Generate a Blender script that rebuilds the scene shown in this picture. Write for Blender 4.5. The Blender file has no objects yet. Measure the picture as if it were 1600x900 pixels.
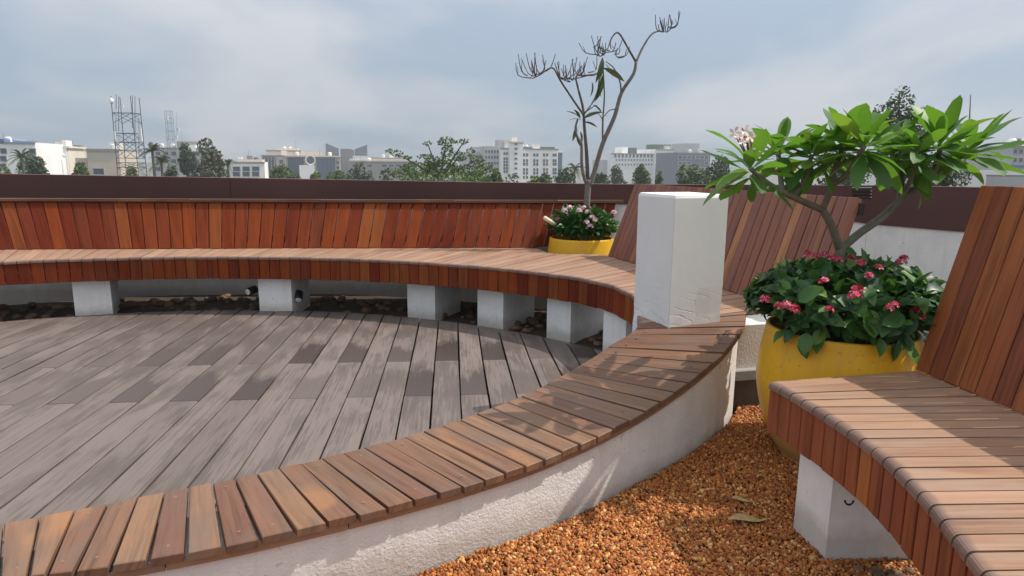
import bpy, math, random
import numpy as np
from mathutils import Vector, Matrix, noise as mnoise
random.seed(7)
S = bpy.context.scene
COL = S.collection
R = math.radians

# ------------------------------------------------------------------ camera
F, PITCH, ROLL, H = 1040.0, R(10.58), R(0.52), 1.18      # focal length in photo pixels, tilt, roll, eye height above the deck
cd = bpy.data.cameras.new("camera"); cam = bpy.data.objects.new("camera", cd); COL.objects.link(cam)
cd.sensor_width = 36.0; cd.lens = F / 1600 * 36; cd.clip_start = 0.05; cd.clip_end = 8000
cam.matrix_world = Matrix.Translation((0, 0, H)) @ Matrix.Rotation(math.pi / 2 - PITCH, 4, 'X') @ Matrix.Rotation(ROLL, 4, 'Z')
S.camera = cam

# ------------------------------------------------------------------ sky, sun, exposure
SUN_AZ, SUN_EL = math.atan2(0.985, 0.17), R(52)           # azimuth measured from +Y towards +X
W = bpy.data.worlds.new("World"); S.world = W; W.use_nodes = True
wt = W.node_tree; wt.nodes.clear()
def wn(t): return wt.nodes.new(t)
sky = wn('ShaderNodeTexSky'); sky.sky_type = 'NISHITA'; sky.sun_disc = False
sky.sun_elevation = SUN_EL; sky.sun_rotation = SUN_AZ; sky.air_density = 1.0; sky.dust_density = 0.6; sky.ozone_density = 2.0
tc = wn('ShaderNodeTexCoord'); sep = wn('ShaderNodeSeparateXYZ'); wt.links.new(tc.outputs['Generated'], sep.inputs[0])
def wm(op, a, b=None):
    n = wn('ShaderNodeMath'); n.operation = op
    for i, v in enumerate((a, b)):
        if v is None: continue
        if isinstance(v, (int, float)): n.inputs[i].default_value = v
        else: wt.links.new(v, n.inputs[i])
    return n.outputs[0]
zz = wm('ADD', wm('MAXIMUM', sep.outputs[2], 0.0), 0.22)
comb = wn('ShaderNodeCombineXYZ')
wt.links.new(wm('DIVIDE', sep.outputs[0], zz), comb.inputs[0]); wt.links.new(wm('DIVIDE', sep.outputs[1], zz), comb.inputs[1])
n1 = wn('ShaderNodeTexNoise'); n1.inputs['Scale'].default_value = 0.95; n1.inputs['Detail'].default_value = 9; n1.inputs['Roughness'].default_value = 0.52; n1.inputs['Distortion'].default_value = 0.35
mp = wn('ShaderNodeMapping'); mp.inputs['Location'].default_value = (7.7, 4.1, 0); mp.inputs['Rotation'].default_value = (0, 0, 0.5); mp.inputs['Scale'].default_value = (1.0, 0.8, 1)
wt.links.new(comb.outputs[0], mp.inputs[0]); wt.links.new(mp.outputs[0], n1.inputs['Vector'])
cr = wn('ShaderNodeValToRGB'); cr.color_ramp.elements[0].position = 0.43; cr.color_ramp.elements[0].color = (0.12, 0.12, 0.12, 1)
cr.color_ramp.elements[1].position = 0.64; cr.color_ramp.elements[1].color = (0.85, 0.85, 0.85, 1)
wt.links.new(n1.outputs['Fac'], cr.inputs[0])
tint = wn('ShaderNodeMix'); tint.data_type = 'RGBA'; tint.blend_type = 'MULTIPLY'; tint.inputs[0].default_value = 1
wt.links.new(sky.outputs[0], tint.inputs[6]); tint.inputs[7].default_value = (0.31, 0.38, 0.47, 1)
flat = wn('ShaderNodeMix'); flat.data_type = 'RGBA'; flat.inputs[0].default_value = 0.72      # thin even overcast over the clear sky
wt.links.new(tint.outputs[2], flat.inputs[6]); flat.inputs[7].default_value = (1.58, 2.08, 2.66, 1)
mixc = wn('ShaderNodeMix'); mixc.data_type = 'RGBA'
wt.links.new(cr.outputs[0], mixc.inputs[0]); wt.links.new(flat.outputs[2], mixc.inputs[6]); mixc.inputs[7].default_value = (3.1, 3.2, 3.34, 1)
# an overcast sky is whiter and brighter overhead than at the horizon (CIE overcast law, 1 + 2 sin elevation)
up_ = wm('MAXIMUM', sep.outputs[2], 0.0)
zen = wn('ShaderNodeMix'); zen.data_type = 'RGBA'; wt.links.new(wm('MULTIPLY', up_, 0.85), zen.inputs[0]); wt.links.new(mixc.outputs[2], zen.inputs[6]); zen.inputs[7].default_value = (2.75, 2.72, 2.72, 1)
bg = wn('ShaderNodeBackground'); wt.links.new(wm('MULTIPLY', wm('ADD', wm('MULTIPLY', up_, 2.0), 1.0), 0.1), bg.inputs[1])
wt.links.new(zen.outputs[2], bg.inputs[0])
wo = wn('ShaderNodeOutputWorld'); wt.links.new(bg.outputs[0], wo.inputs[0])
sl = bpy.data.lights.new("sun", 'SUN'); sl.energy = 2.8; sl.angle = R(0.6); sl.color = (1.0, 0.93, 0.83)
so = bpy.data.objects.new("sun", sl); COL.objects.link(so)
sdir = Vector((math.sin(SUN_AZ) * math.cos(SUN_EL), math.cos(SUN_AZ) * math.cos(SUN_EL), math.sin(SUN_EL)))
so.rotation_euler = sdir.to_track_quat('Z', 'Y').to_euler(); so.location = (6, 2, 8)
S.view_settings.view_transform = 'Standard'; S.view_settings.look = 'None'; S.view_settings.exposure = 0.75; S.view_settings.gamma = 1
S.render.engine = 'CYCLES'; S.cycles.use_denoising = True
S.cycles.max_bounces = 8; S.cycles.transparent_max_bounces = 8; S.cycles.volume_bounces = 0

# ------------------------------------------------------------------ survey helpers: a sight line of the surveyed photograph met with a level or a distance
def _ray(px, py):
    u, v = px - 800.0, py - 450.0; c, s = math.cos(ROLL), math.sin(ROLL)
    x = c * u + s * v; y = -s * u + c * v
    return Vector((x, F * math.cos(PITCH) - y * math.sin(PITCH), -F * math.sin(PITCH) - y * math.cos(PITCH)))
def at(px, py, Y):
    d = _ray(px, py); d *= Y / d.y
    return Vector((d.x, Y, d.z + H))
def gp(px, py, z):
    d = _ray(px, py); d *= (z - H) / d.z
    return Vector((d.x, d.y, z))

# ------------------------------------------------------------------ object helpers
def thing(name, label, cat, loc=(0, 0, 0), group=None):
    o = bpy.data.objects.new(name, None); COL.objects.link(o); o.location = loc; o.empty_display_size = 0.1
    return tag(o, label, cat, group)
def tag(o, label, cat, group=None):
    o['label'] = label; o['category'] = cat
    if group: o['group'] = group
    return o
def attach(o, parent):
    if parent is not None:
        o.parent = parent; o.matrix_parent_inverse = Matrix.Translation(-Vector(parent_loc(parent)))
def parent_loc(p):
    l = Vector(p.location)
    while p.parent is not None:
        p = p.parent
    return Vector(p.location) if p.type == 'EMPTY' else l
def link(name, me, parent=None, M=None, kind=None):
    o = bpy.data.objects.new(name, me); COL.objects.link(o)
    if parent is not None:
        o.parent = parent
        pw = parent
        # parts keep world coordinates: undo the root's offset (nested parts sit under parts with identity transform)
        if parent.type == 'EMPTY': o.matrix_parent_inverse = Matrix.Translation(-Vector(parent.location))
    if M is not None: o.matrix_basis = M
    if kind: o['kind'] = kind
    return o
def mk(name, V, Fc, mat, smooth=False, uvs=None):
    me = bpy.data.meshes.new(name)
    me.from_pydata([tuple(v) for v in V], [], Fc)
    if mat is not None:
        for m in (mat if isinstance(mat, (list, tuple)) else [mat]): me.materials.append(m)
    if smooth: me.polygons.foreach_set('use_smooth', [True] * len(me.polygons))
    if uvs is not None:
        ul = me.uv_layers.new(name='UVMap')
        li = np.zeros(len(me.loops), dtype=np.int32); me.loops.foreach_get('vertex_index', li)
        ul.data.foreach_set('uv', np.array(uvs, dtype=np.float32)[li].ravel())
    me.update()
    return me
def obj(name, V, Fc, mat, parent=None, smooth=False, uvs=None, kind=None):
    return link(name, mk(name, V, Fc, mat, smooth, uvs), parent, None, kind)
class MB:
    def __init__(s): s.v = []; s.f = []
    def add(s, V, Fc):
        b = len(s.v); s.v += [tuple(v) for v in V]; s.f += [tuple(i + b for i in f) for f in Fc]
    def box(s, c, d, rz=0.0, ch=0.0):
        V, Fc = boxgeo(c, d, rz); s.add(V, Fc)
    def bar(s, a, b, r0, r1=None, n=6):
        s.add(*tube([a, b], [r0, r1 if r1 is not None else r0], n))
    def build(s, name, mat, parent=None, smooth=False, kind=None): return obj(name, s.v, s.f, mat, parent, smooth, None, kind)
def boxgeo(c, d, rz=0.0):
    cx, cy, cz = c; hx, hy, hz = d[0] / 2, d[1] / 2, d[2] / 2; cs, sn = math.cos(rz), math.sin(rz)
    V = []
    for z in (-hz, hz):
        for x, y in ((-hx, -hy), (hx, -hy), (hx, hy), (-hx, hy)):
            V.append((cx + x * cs - y * sn, cy + x * sn + y * cs, cz + z))
    return V, [(3, 2, 1, 0), (4, 5, 6, 7), (0, 1, 5, 4), (1, 2, 6, 5), (2, 3, 7, 6), (3, 0, 4, 7)]
def tube(pts, rad, n=7, cap=True):
    pts = [Vector(p) for p in pts]; V = []; Fc = []
    for i, p in enumerate(pts):
        t = (pts[min(i + 1, len(pts) - 1)] - pts[max(i - 1, 0)]).normalized()
        a = t.cross(Vector((0.31, 0.95, 0.1)) if abs(t.z) > 0.8 else Vector((0, 0, 1))).normalized(); b = t.cross(a)
        for k in range(n):
            an = 2 * math.pi * k / n
            V.append(p + (a * math.cos(an) + b * math.sin(an)) * rad[i])
    for i in range(len(pts) - 1):
        for k in range(n):
            k2 = (k + 1) % n
            Fc.append((i * n + k, i * n + k2, (i + 1) * n + k2, (i + 1) * n + k))
    if cap: Fc.append(tuple(range(n))[::-1]); Fc.append(tuple(range((len(pts) - 1) * n, len(pts) * n)))
    return V, Fc
def smoothpath(pts, rad, sub=4):
    P = [Vector(p) for p in pts]; out = []; ro = []
    for i in range(len(P) - 1):
        p0, p1, p2, p3 = P[max(i - 1, 0)], P[i], P[i + 1], P[min(i + 2, len(P) - 1)]
        for k in range(sub):
            t = k / sub
            out.append(0.5 * ((2 * p1) + (p2 - p0) * t + (2 * p0 - 5 * p1 + 4 * p2 - p3) * t * t + (3 * p1 - p0 - 3 * p2 + p3) * t ** 3))
            ro.append(rad[i] * (1 - t) + rad[i + 1] * t)
    out.append(P[-1]); ro.append(rad[-1])
    return out, ro
def lathe(profile, c, n=40):
    V = []; Fc = []
    for r, z in profile:
        for k in range(n):
            a = 2 * math.pi * k / n; V.append((c[0] + r * math.cos(a), c[1] + r * math.sin(a), c[2] + z))
    for i in range(len(profile) - 1):
        for k in range(n):
            k2 = (k + 1) % n; Fc.append((i * n + k, i * n + k2, (i + 1) * n + k2, (i + 1) * n + k))
    return V, Fc

def prism(A, B, t_vec, ch=0.0025):
    """chamfered board: top edge A (2 pts, one long side) and B (other long side), thickness vector t_vec (pointing away from the seen face)"""
    a0, a1 = Vector(A[0]), Vector(A[1]); b0, b1 = Vector(B[0]), Vector(B[1]); t = Vector(t_vec); tn = t.normalized()
    q = [a0, a1, b1, b0]; c = sum(q, Vector()) / 4
    L = ((a1 - a0) + (b1 - b0)).normalized(); Wd = ((b0 - a0) + (b1 - a1)).normalized()
    Wp = (Wd - L * Wd.dot(L)).normalized(); V = []; UV = []
    def ins(p, k):
        sL = 1 if (p - c).dot(L) > 0 else -1; sW = 1 if (p - c).dot(Wd) > 0 else -1
        return p - L * (sL * k) - Wd * (sW * k)
    for p in q: V.append(ins(p, ch))
    for p in q: V.append(p + tn * ch)
    for p in q: V.append(p + t)
    for p in V:
        d = p - a0; UV.append((d.dot(L), d.dot(Wp) + 0.5 * d.dot(tn)))
    Fc = [(0, 1, 2, 3)]
    for lo in (0, 4):
        for i in range(4):
            j = (i + 1) % 4; Fc.append((lo + i, lo + 4 + i, lo + 4 + j, lo + j))
    Fc.append((11, 10, 9, 8))
    n = (V[1] - V[0]).cross(V[2] - V[0])
    if n.dot(tn) > 0: Fc = [tuple(reversed(f)) for f in Fc]
    return V, Fc, UV
def nosed(f0, b0, f1, b1, t, r):
    """seat board with a rounded front nose: f = front end, b = back end of its two long sides"""
    V = []; UV = []
    sides = []
    for fr, bk in ((Vector(f0), Vector(b0)), (Vector(f1), Vector(b1))):
        d = (bk - fr); L = d.length; d.normalize()
        prof = [(L, 0.0)]
        for k in range(5):
            a = math.pi / 2 * (1 + k / 4); prof.append((r + r * math.cos(a), -r + r * math.sin(a)))
        prof += [(0.0, -t), (L, -t)]
        sides.append([fr + d * s + Vector((0, 0, z)) for s, z in prof]); 
        for s, z in prof: UV.append((s - z * 1.0, len(sides) * 0.08))
    n = len(sides[0]); c = sum((sides[0][0], sides[1][0], sides[0][5], sides[1][5]), Vector()) / 4
    # chamfer: pull the upper outer lines in a touch by adding an inner pair
    V = sides[0] + sides[1]
    Fc = [tuple(range(n)), tuple(range(n, 2 * n))[::-1]]
    for i in range(n): j = (i + 1) % n; Fc.append((i, n + i, n + j, j))
    # orientation test
    nn = (V[Fc[2][1]] - V[Fc[2][0]]).cross(V[Fc[2][2]] - V[Fc[2][0]])
    if nn.z < 0: Fc = [tuple(reversed(f)) for f in Fc]
    return V, Fc, UV

# ------------------------------------------------------------------ materials
def newmat(name):
    m = bpy.data.materials.new(name); m.use_nodes = True; nt = m.node_tree; nt.nodes.clear()
    out = nt.nodes.new('ShaderNodeOutputMaterial'); b = nt.nodes.new('ShaderNodeBsdfPrincipled'); nt.links.new(b.outputs[0], out.inputs[0])
    return m, nt, b, out
def N(nt, t, **kw):
    n = nt.nodes.new(t)
    for k, v in kw.items():
        if k in n.inputs.keys(): 
            if hasattr(v, 'is_output'): nt.links.new(v, n.inputs[k])
            else: n.inputs[k].default_value = v
        else: setattr(n, k, v)
    return n
def ramp(nt, fac, stops, interp='LINEAR'):
    n = nt.nodes.new('ShaderNodeValToRGB'); n.color_ramp.interpolation = interp
    e = n.color_ramp.elements
    while len(e) < len(stops): e.new(0.5)
    for i, (p, c) in enumerate(stops):
        e[i].position = p; e[i].color = (c[0], c[1], c[2], 1) if not isinstance(c, (int, float)) else (c, c, c, 1)
    nt.links.new(fac, n.inputs[0]); return n.outputs[0]
def mixc_(nt, fac, a, b, mode='MIX'):
    n = nt.nodes.new('ShaderNodeMix'); n.data_type = 'RGBA'; n.blend_type = mode
    for i, v in ((0, fac), (6, a), (7, b)):
        if hasattr(v, 'is_output'): nt.links.new(v, n.inputs[i])
        elif i == 0: n.inputs[0].default_value = v
        else: n.inputs[i].default_value = (*v, 1) if len(v) == 3 else v
    return n.outputs[2]
def mth(nt, op, a, b=None, c=None):
    n = nt.nodes.new('ShaderNodeMath'); n.operation = op
    for i, v in enumerate((a, b, c)):
        if v is None: continue
        if hasattr(v, 'is_output'): nt.links.new(v, n.inputs[i])
        else: n.inputs[i].default_value = v
    return n.outputs[0]
def bump(nt, b, h, strength, dist):
    n = nt.nodes.new('ShaderNodeBump'); n.inputs['Strength'].default_value = strength; n.inputs['Distance'].default_value = dist
    nt.links.new(h, n.inputs['Height']); nt.links.new(n.outputs[0], b.inputs['Normal'])
def noise(nt, vec, scale, detail=3, rough=0.55, dist=0.0):
    n = nt.nodes.new('ShaderNodeTexNoise'); n.inputs['Scale'].default_value = scale; n.inputs['Detail'].default_value = detail; n.inputs['Roughness'].default_value = rough; n.inputs['Distortion'].default_value = dist
    if vec is not None: nt.links.new(vec, n.inputs['Vector'])
    return n.outputs['Fac']
def mapped(nt, vec, scale, loc=(0, 0, 0), rot=(0, 0, 0)):
    n = nt.nodes.new('ShaderNodeMapping'); n.inputs['Scale'].default_value = scale; n.inputs['Location'].default_value = loc; n.inputs['Rotation'].default_value = rot
    nt.links.new(vec, n.inputs[0]); return n.outputs[0]
def wood(name, stops, grey=0.0, rough=0.5, greycol=(0.2, 0.17, 0.15), contrast=0.55, orange=None, spec=0.3, nose=0.0, othr=0.58):
    m, nt, b, out = newmat(name)
    oi = nt.nodes.new('ShaderNodeObjectInfo'); tcn = nt.nodes.new('ShaderNodeTexCoord')
    off = nt.nodes.new('ShaderNodeVectorMath'); off.operation = 'ADD'
    sc = nt.nodes.new('ShaderNodeVectorMath'); sc.operation = 'SCALE'; sc.inputs[0].default_value = (37.0, 91.0, 13.0); nt.links.new(oi.outputs['Random'], sc.inputs['Scale'])
    nt.links.new(tcn.outputs['UV'], off.inputs[0]); nt.links.new(sc.outputs[0], off.inputs[1]); uv = off.outputs[0]
    base = ramp(nt, oi.outputs['Random'], stops)
    g1 = noise(nt, mapped(nt, uv, (3.5, 75, 1)), 1.0, 5, 0.62, 0.6)
    g2 = noise(nt, mapped(nt, uv, (1.3, 14, 1)), 1.0, 3, 0.55, 0.8)
    gm = ramp(nt, mth(nt, 'ADD', mth(nt, 'MULTIPLY', g1, 0.55), mth(nt, 'MULTIPLY', g2, 0.45)), [(0.3, 1 - contrast), (0.52, 1.0), (0.75, 1 + contrast * 0.45)])
    col = mixc_(nt, 1.0, base, gm, 'MULTIPLY')
    blot = noise(nt, mapped(nt, uv, (4.0, 9, 1)), 1.0, 3, 0.6, 0.2)
    if grey > 0:
        gf = mth(nt, 'MULTIPLY', ramp(nt, blot, [(0.42, 0.0), (0.66, 1.0)]), grey)
        col = mixc_(nt, gf, col, greycol)
    if orange:
        of = mth(nt, 'MULTIPLY', ramp(nt, noise(nt, mapped(nt, uv, (2.2, 5, 1), (7, 3, 0)), 1.0, 2), [(othr, 0.0), (othr + 0.08, 1.0)]), 0.55)
        col = mixc_(nt, of, col, orange)
    if nose > 0:                                       # grime rubbed into the rounded front edge
        su = nt.nodes.new('ShaderNodeSeparateXYZ'); nt.links.new(tcn.outputs['UV'], su.inputs[0])
        nf = mth(nt, 'MULTIPLY', ramp(nt, mth(nt, 'ADD', su.outputs[0], mth(nt, 'MULTIPLY', mth(nt, 'SUBTRACT', blot, 0.5), 0.03)), [(0.017, 1.0), (0.031, 0.0)]), mth(nt, 'MULTIPLY', nose, ramp(nt, oi.outputs['Random'], [(0.0, 0.5), (0.5, 1.0)])))
        col = mixc_(nt, nf, col, (0.13, 0.085, 0.075))
    nt.links.new(col, b.inputs['Base Color'])
    nt.links.new(mth(nt, 'ADD', mth(nt, 'MULTIPLY', blot, 0.3), rough - 0.15), b.inputs['Roughness'])
    b.inputs['Specular IOR Level'].default_value = spec
    bump(nt, b, g1, 0.35, 0.0012)
    return m
M = {}
M['slat'] = wood('red_hardwood', [(0.0, (0.135, 0.024, 0.011)), (0.3, (0.19, 0.037, 0.012)), (0.55, (0.23, 0.050, 0.014)), (0.85, (0.145, 0.032, 0.016)), (0.97, (0.245, 0.070, 0.020))], 0.12, 0.6, (0.10, 0.040, 0.030), 0.6, None, 0.06)
M['slat_mid'] = wood('purple_hardwood', [(0.0, (0.205, 0.076, 0.052)), (0.35, (0.25, 0.096, 0.056)), (0.6, (0.205, 0.080, 0.060)), (0.88, (0.29, 0.118, 0.058)), (0.98, (0.40, 0.18, 0.070))], 0.15, 0.5, (0.13, 0.08, 0.07))
M['slat_r'] = wood('oiled_hardwood', [(0.0, (0.225, 0.063, 0.029)), (0.35, (0.27, 0.079, 0.032)), (0.6, (0.235, 0.067, 0.032)), (0.9, (0.29, 0.088, 0.032)), (1.0, (0.35, 0.12, 0.036))], 0.12, 0.48, (0.11, 0.06, 0.05), 0.6, None, 0.2)
M['seat'] = wood('bleached_hardwood', [(0.0, (0.265, 0.147, 0.092)), (0.4, (0.34, 0.203, 0.131)), (0.7, (0.285, 0.164, 0.108)), (1.0, (0.365, 0.218, 0.135))], 0.4, 0.55, (0.29, 0.22, 0.18), 0.45, (0.24, 0.10, 0.06), 0.3, 0.75, 0.66)
M['ring'] = wood('weathered_hardwood', [(0.0, (0.158, 0.074, 0.046)), (0.25, (0.208, 0.111, 0.065)), (0.5, (0.145, 0.068, 0.046)), (0.75, (0.238, 0.132, 0.074)), (1.0, (0.180, 0.096, 0.062))], 0.6, 0.45, (0.142, 0.108, 0.088), 0.6, (0.34, 0.165, 0.075), 0.2, 0.0, 0.62)
M['batten'] = wood('batten_timber', [(0.0, (0.34, 0.19, 0.10)), (1.0, (0.28, 0.15, 0.09))], 0.3, 0.6)
def plain(name, col, rough=0.5, metal=0.0, var=0.0, scale=3.0, bmp=0.0, bscale=60.0, spec=0.5, bdist=0.004):
    m, nt, b, out = newmat(name)
    tcn = nt.nodes.new('ShaderNodeTexCoord')
    if var > 0:
        f = noise(nt, tcn.outputs['Object'], scale, 5, 0.6)
        c = ramp(nt, f, [(0.3, tuple(x * (1 - var) for x in col)), (0.6, col), (0.75, tuple(min(1, x * (1 + var * 0.5)) for x in col))])
        nt.links.new(c, b.inputs['Base Color'])
    else: b.inputs['Base Color'].default_value = (*col, 1)
    b.inputs['Roughness'].default_value = rough; b.inputs['Metallic'].default_value = metal; b.inputs['Specular IOR Level'].default_value = spec
    if bmp > 0: bump(nt, b, noise(nt, tcn.outputs['Object'], bscale, 4, 0.6), bmp, bdist)
    return m
def painted(name, col, stain, bmp, bscale, rough, base=None, drip=0.35, bdist=0.004):
    m, nt, b, out = newmat(name); tcn = nt.nodes.new('ShaderNodeTexCoord'); ob = tcn.outputs['Object']
    f = noise(nt, ob, 4.5, 6, 0.62); dr = noise(nt, mapped(nt, ob, (22, 22, 1.6)), 1.0, 4, 0.6)
    c = ramp(nt, f, [(0.3, tuple(x * 0.87 for x in col)), (0.55, col), (0.75, tuple(min(1, x * 1.04) for x in col))])
    c = mixc_(nt, mth(nt, 'MULTIPLY', ramp(nt, mth(nt, 'MULTIPLY', dr, mth(nt, 'ADD', f, 0.5)), [(0.52, 0.0), (0.72, 1.0)]), drip), c, stain)
    sk = noise(nt, ob, 55.0, 3, 0.6)
    c = mixc_(nt, mth(nt, 'MULTIPLY', ramp(nt, mth(nt, 'MULTIPLY', sk, mth(nt, 'ADD', f, 0.5)), [(0.66, 0.0), (0.74, 1.0)]), 0.4), c, tuple(x * 0.45 for x in stain))
    if base is not None:                                  # splash-back of dirt just above the ground
        sp = nt.nodes.new('ShaderNodeSeparateXYZ'); nt.links.new(ob, sp.inputs[0])
        hgt = mth(nt, 'ADD', sp.outputs[2], mth(nt, 'MULTIPLY', mth(nt, 'SUBTRACT', noise(nt, ob, 14.0, 4), 0.5), 0.09))
        c = mixc_(nt, mth(nt, 'MULTIPLY', ramp(nt, mth(nt, 'ADD', mth(nt, 'MULTIPLY', mth(nt, 'SUBTRACT', hgt, base), 6.0), 0.3), [(0.3, 1.0), (0.7, 0.0)]), 0.5), c, (0.34, 0.27, 0.21))
    nt.links.new(c, b.inputs['Base Color']); b.inputs['Roughness'].default_value = rough; b.inputs['Specular IOR Level'].default_value = 0.3
    bump(nt, b, mth(nt, 'ADD', noise(nt, ob, bscale, 5, 0.62), mth(nt, 'MULTIPLY', f, 0.6)), bmp, bdist)
    return m
M['white'] = painted('white_painted_plaster', (0.79, 0.79, 0.775), (0.52, 0.49, 0.45), 0.45, 45.0, 0.65, 0.01, 0.3)
M['white_rough'] = painted('rough_white_plaster', (0.77, 0.76, 0.735), (0.50, 0.47, 0.43), 0.9, 95.0, 0.75, -0.02, 0.35, 0.005)
M['brown_metal'] = plain('brown_coated_metal', (0.105, 0.050, 0.043), 0.6, 0.0, 0.22, 0.9, 0.0, 60.0, 0.25)
M['yellow'] = painted('yellow_glazed_fibreglass', (0.72, 0.40, 0.022), (0.46, 0.27, 0.06), 0.08, 14.0, 0.36, 0.06, 0.3)
M['soil'] = plain('soil', (0.06, 0.04, 0.028), 0.95, 0, 0.4, 30.0, 0.8, 60)
M['black'] = plain('black_plastic', (0.012, 0.012, 0.013), 0.4)
M['lens'] = plain('lamp_lens', (0.75, 0.75, 0.76), 0.15)
M['floor'] = plain('screed', (0.13, 0.115, 0.10), 0.9, 0, 0.3, 4.0, 0.5, 40)
M['joist'] = plain('dark_substrate', (0.014, 0.012, 0.011), 0.9)
M['bark'] = plain('grey_bark', (0.19, 0.165, 0.14), 0.85, 0, 0.35, 28.0, 0.6, 70)
M['bark_dark'] = plain('dark_bark', (0.115, 0.10, 0.09), 0.85, 0, 0.35, 28.0, 0.5, 70)
M['bark_green'] = plain('plumeria_bark', (0.165, 0.15, 0.105), 0.75, 0, 0.35, 30.0, 0.5, 60)
M['twig'] = plain('dry_twig', (0.10, 0.078, 0.078), 0.9)
M['stone'] = None
def islandmat(name, stops, rough=0.8, attr='geo', bmp=0.0):
    m, nt, b, out = newmat(name)
    if attr == 'geo': r = nt.nodes.new('ShaderNodeNewGeometry').outputs['Random Per Island']
    else: r = nt.nodes.new('ShaderNodeObjectInfo').outputs['Random']
    c = ramp(nt, r, stops)
    tcn = nt.nodes.new('ShaderNodeTexCoord'); f = noise(nt, tcn.outputs['Object'], 90.0, 3)
    c = mixc_(nt, 1.0, c, ramp(nt, f, [(0.3, 0.7), (0.7, 1.2)]), 'MULTIPLY')
    nt.links.new(c, b.inputs['Base Color']); b.inputs['Roughness'].default_value = rough
    return m
M['gravel'] = islandmat('orange_gravel', [(0.0, (0.19, 0.050, 0.013)), (0.2, (0.34, 0.102, 0.019)), (0.45, (0.46, 0.155, 0.025)), (0.65, (0.27, 0.074, 0.016)), (0.86, (0.60, 0.26, 0.055)), (0.965, (0.66, 0.44, 0.20)), (1.0, (0.13, 0.055, 0.03))], 0.7)
M['stone'] = islandmat('brown_river_stone', [(0.0, (0.09, 0.048, 0.028)), (0.4, (0.16, 0.088, 0.046)), (0.7, (0.105, 0.062, 0.038)), (1.0, (0.25, 0.145, 0.075))], 0.75, 'obj')
def leafmat(name, stops, rough=0.35, trans=0.35, tcol=(0.20, 0.34, 0.03), attr='obj'):
    m, nt, b, out = newmat(name)
    r = nt.nodes.new('ShaderNodeObjectInfo').outputs['Random'] if attr == 'obj' else nt.nodes.new('ShaderNodeNewGeometry').outputs['Random Per Island']
    c = ramp(nt, r, stops)
    nt.links.new(c, b.inputs['Base Color']); b.inputs['Roughness'].default_value = rough
    t = nt.nodes.new('ShaderNodeBsdfTranslucent'); nt.links.new(mixc_(nt, 0.6, c, tcol), t.inputs[0])
    mx = nt.nodes.new('ShaderNodeMixShader'); mx.inputs[0].default_value = trans
    nt.links.new(b.outputs[0], mx.inputs[1]); nt.links.new(t.outputs[0], mx.inputs[2]); nt.links.new(mx.outputs[0], out.inputs[0])
    return m
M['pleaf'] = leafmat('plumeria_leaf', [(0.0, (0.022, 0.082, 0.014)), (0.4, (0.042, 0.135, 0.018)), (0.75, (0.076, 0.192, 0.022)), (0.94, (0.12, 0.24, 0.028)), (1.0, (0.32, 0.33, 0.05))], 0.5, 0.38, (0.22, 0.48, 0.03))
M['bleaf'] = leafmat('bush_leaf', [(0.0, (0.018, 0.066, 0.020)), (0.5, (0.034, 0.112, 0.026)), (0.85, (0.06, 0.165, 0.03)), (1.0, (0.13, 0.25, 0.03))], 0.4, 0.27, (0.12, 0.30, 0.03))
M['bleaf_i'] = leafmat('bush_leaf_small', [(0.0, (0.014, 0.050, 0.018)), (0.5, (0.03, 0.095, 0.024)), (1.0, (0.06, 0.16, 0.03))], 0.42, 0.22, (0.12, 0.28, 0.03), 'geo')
M['citygreen'] = leafmat('city_foliage', [(0.0, (0.035, 0.068, 0.018)), (0.5, (0.065, 0.115, 0.024)), (0.85, (0.11, 0.17, 0.034)), (1.0, (0.15, 0.21, 0.045))], 0.6, 0.2, (0.12, 0.2, 0.03), 'geo')
M['citydark'] = leafmat('dark_city_foliage', [(0.0, (0.026, 0.046, 0.020)), (0.6, (0.050, 0.078, 0.030)), (1.0, (0.085, 0.118, 0.045))], 0.6, 0.12, (0.08, 0.14, 0.03), 'geo')
M['citybrown'] = leafmat('dry_city_foliage', [(0.0, (0.045, 0.05, 0.028)), (0.6, (0.085, 0.09, 0.042)), (1.0, (0.14, 0.13, 0.065))], 0.6, 0.12, (0.12, 0.14, 0.05), 'geo')
M['olive_leaf'] = leafmat('wilted_leaf', [(0.0, (0.05, 0.075, 0.035)), (0.6, (0.085, 0.115, 0.045)), (1.0, (0.12, 0.10, 0.05))], 0.6, 0.15, (0.15, 0.2, 0.05))
M['pink'] = islandmat('pink_petals', [(0.0, (0.42, 0.015, 0.045)), (0.55, (0.56, 0.035, 0.085)), (0.85, (0.62, 0.10, 0.16)), (1.0, (0.75, 0.50, 0.54))], 0.6)
M['palepink'] = islandmat('pale_pink_petals', [(0.0, (0.55, 0.22, 0.33)), (0.5, (0.70, 0.42, 0.52)), (1.0, (0.78, 0.64, 0.68))], 0.6)
M['plum_fl'] = islandmat('plumeria_petals', [(0.0, (0.78, 0.68, 0.55)), (0.6, (0.80, 0.72, 0.66)), (1.0, (0.78, 0.42, 0.36))], 0.5)
M['dryleaf'] = plain('dry_leaf', (0.50, 0.36, 0.17), 0.6, 0, 0.4, 60)
M['cream'] = plain('cream_plastic', (0.72, 0.66, 0.52), 0.5)

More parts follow.
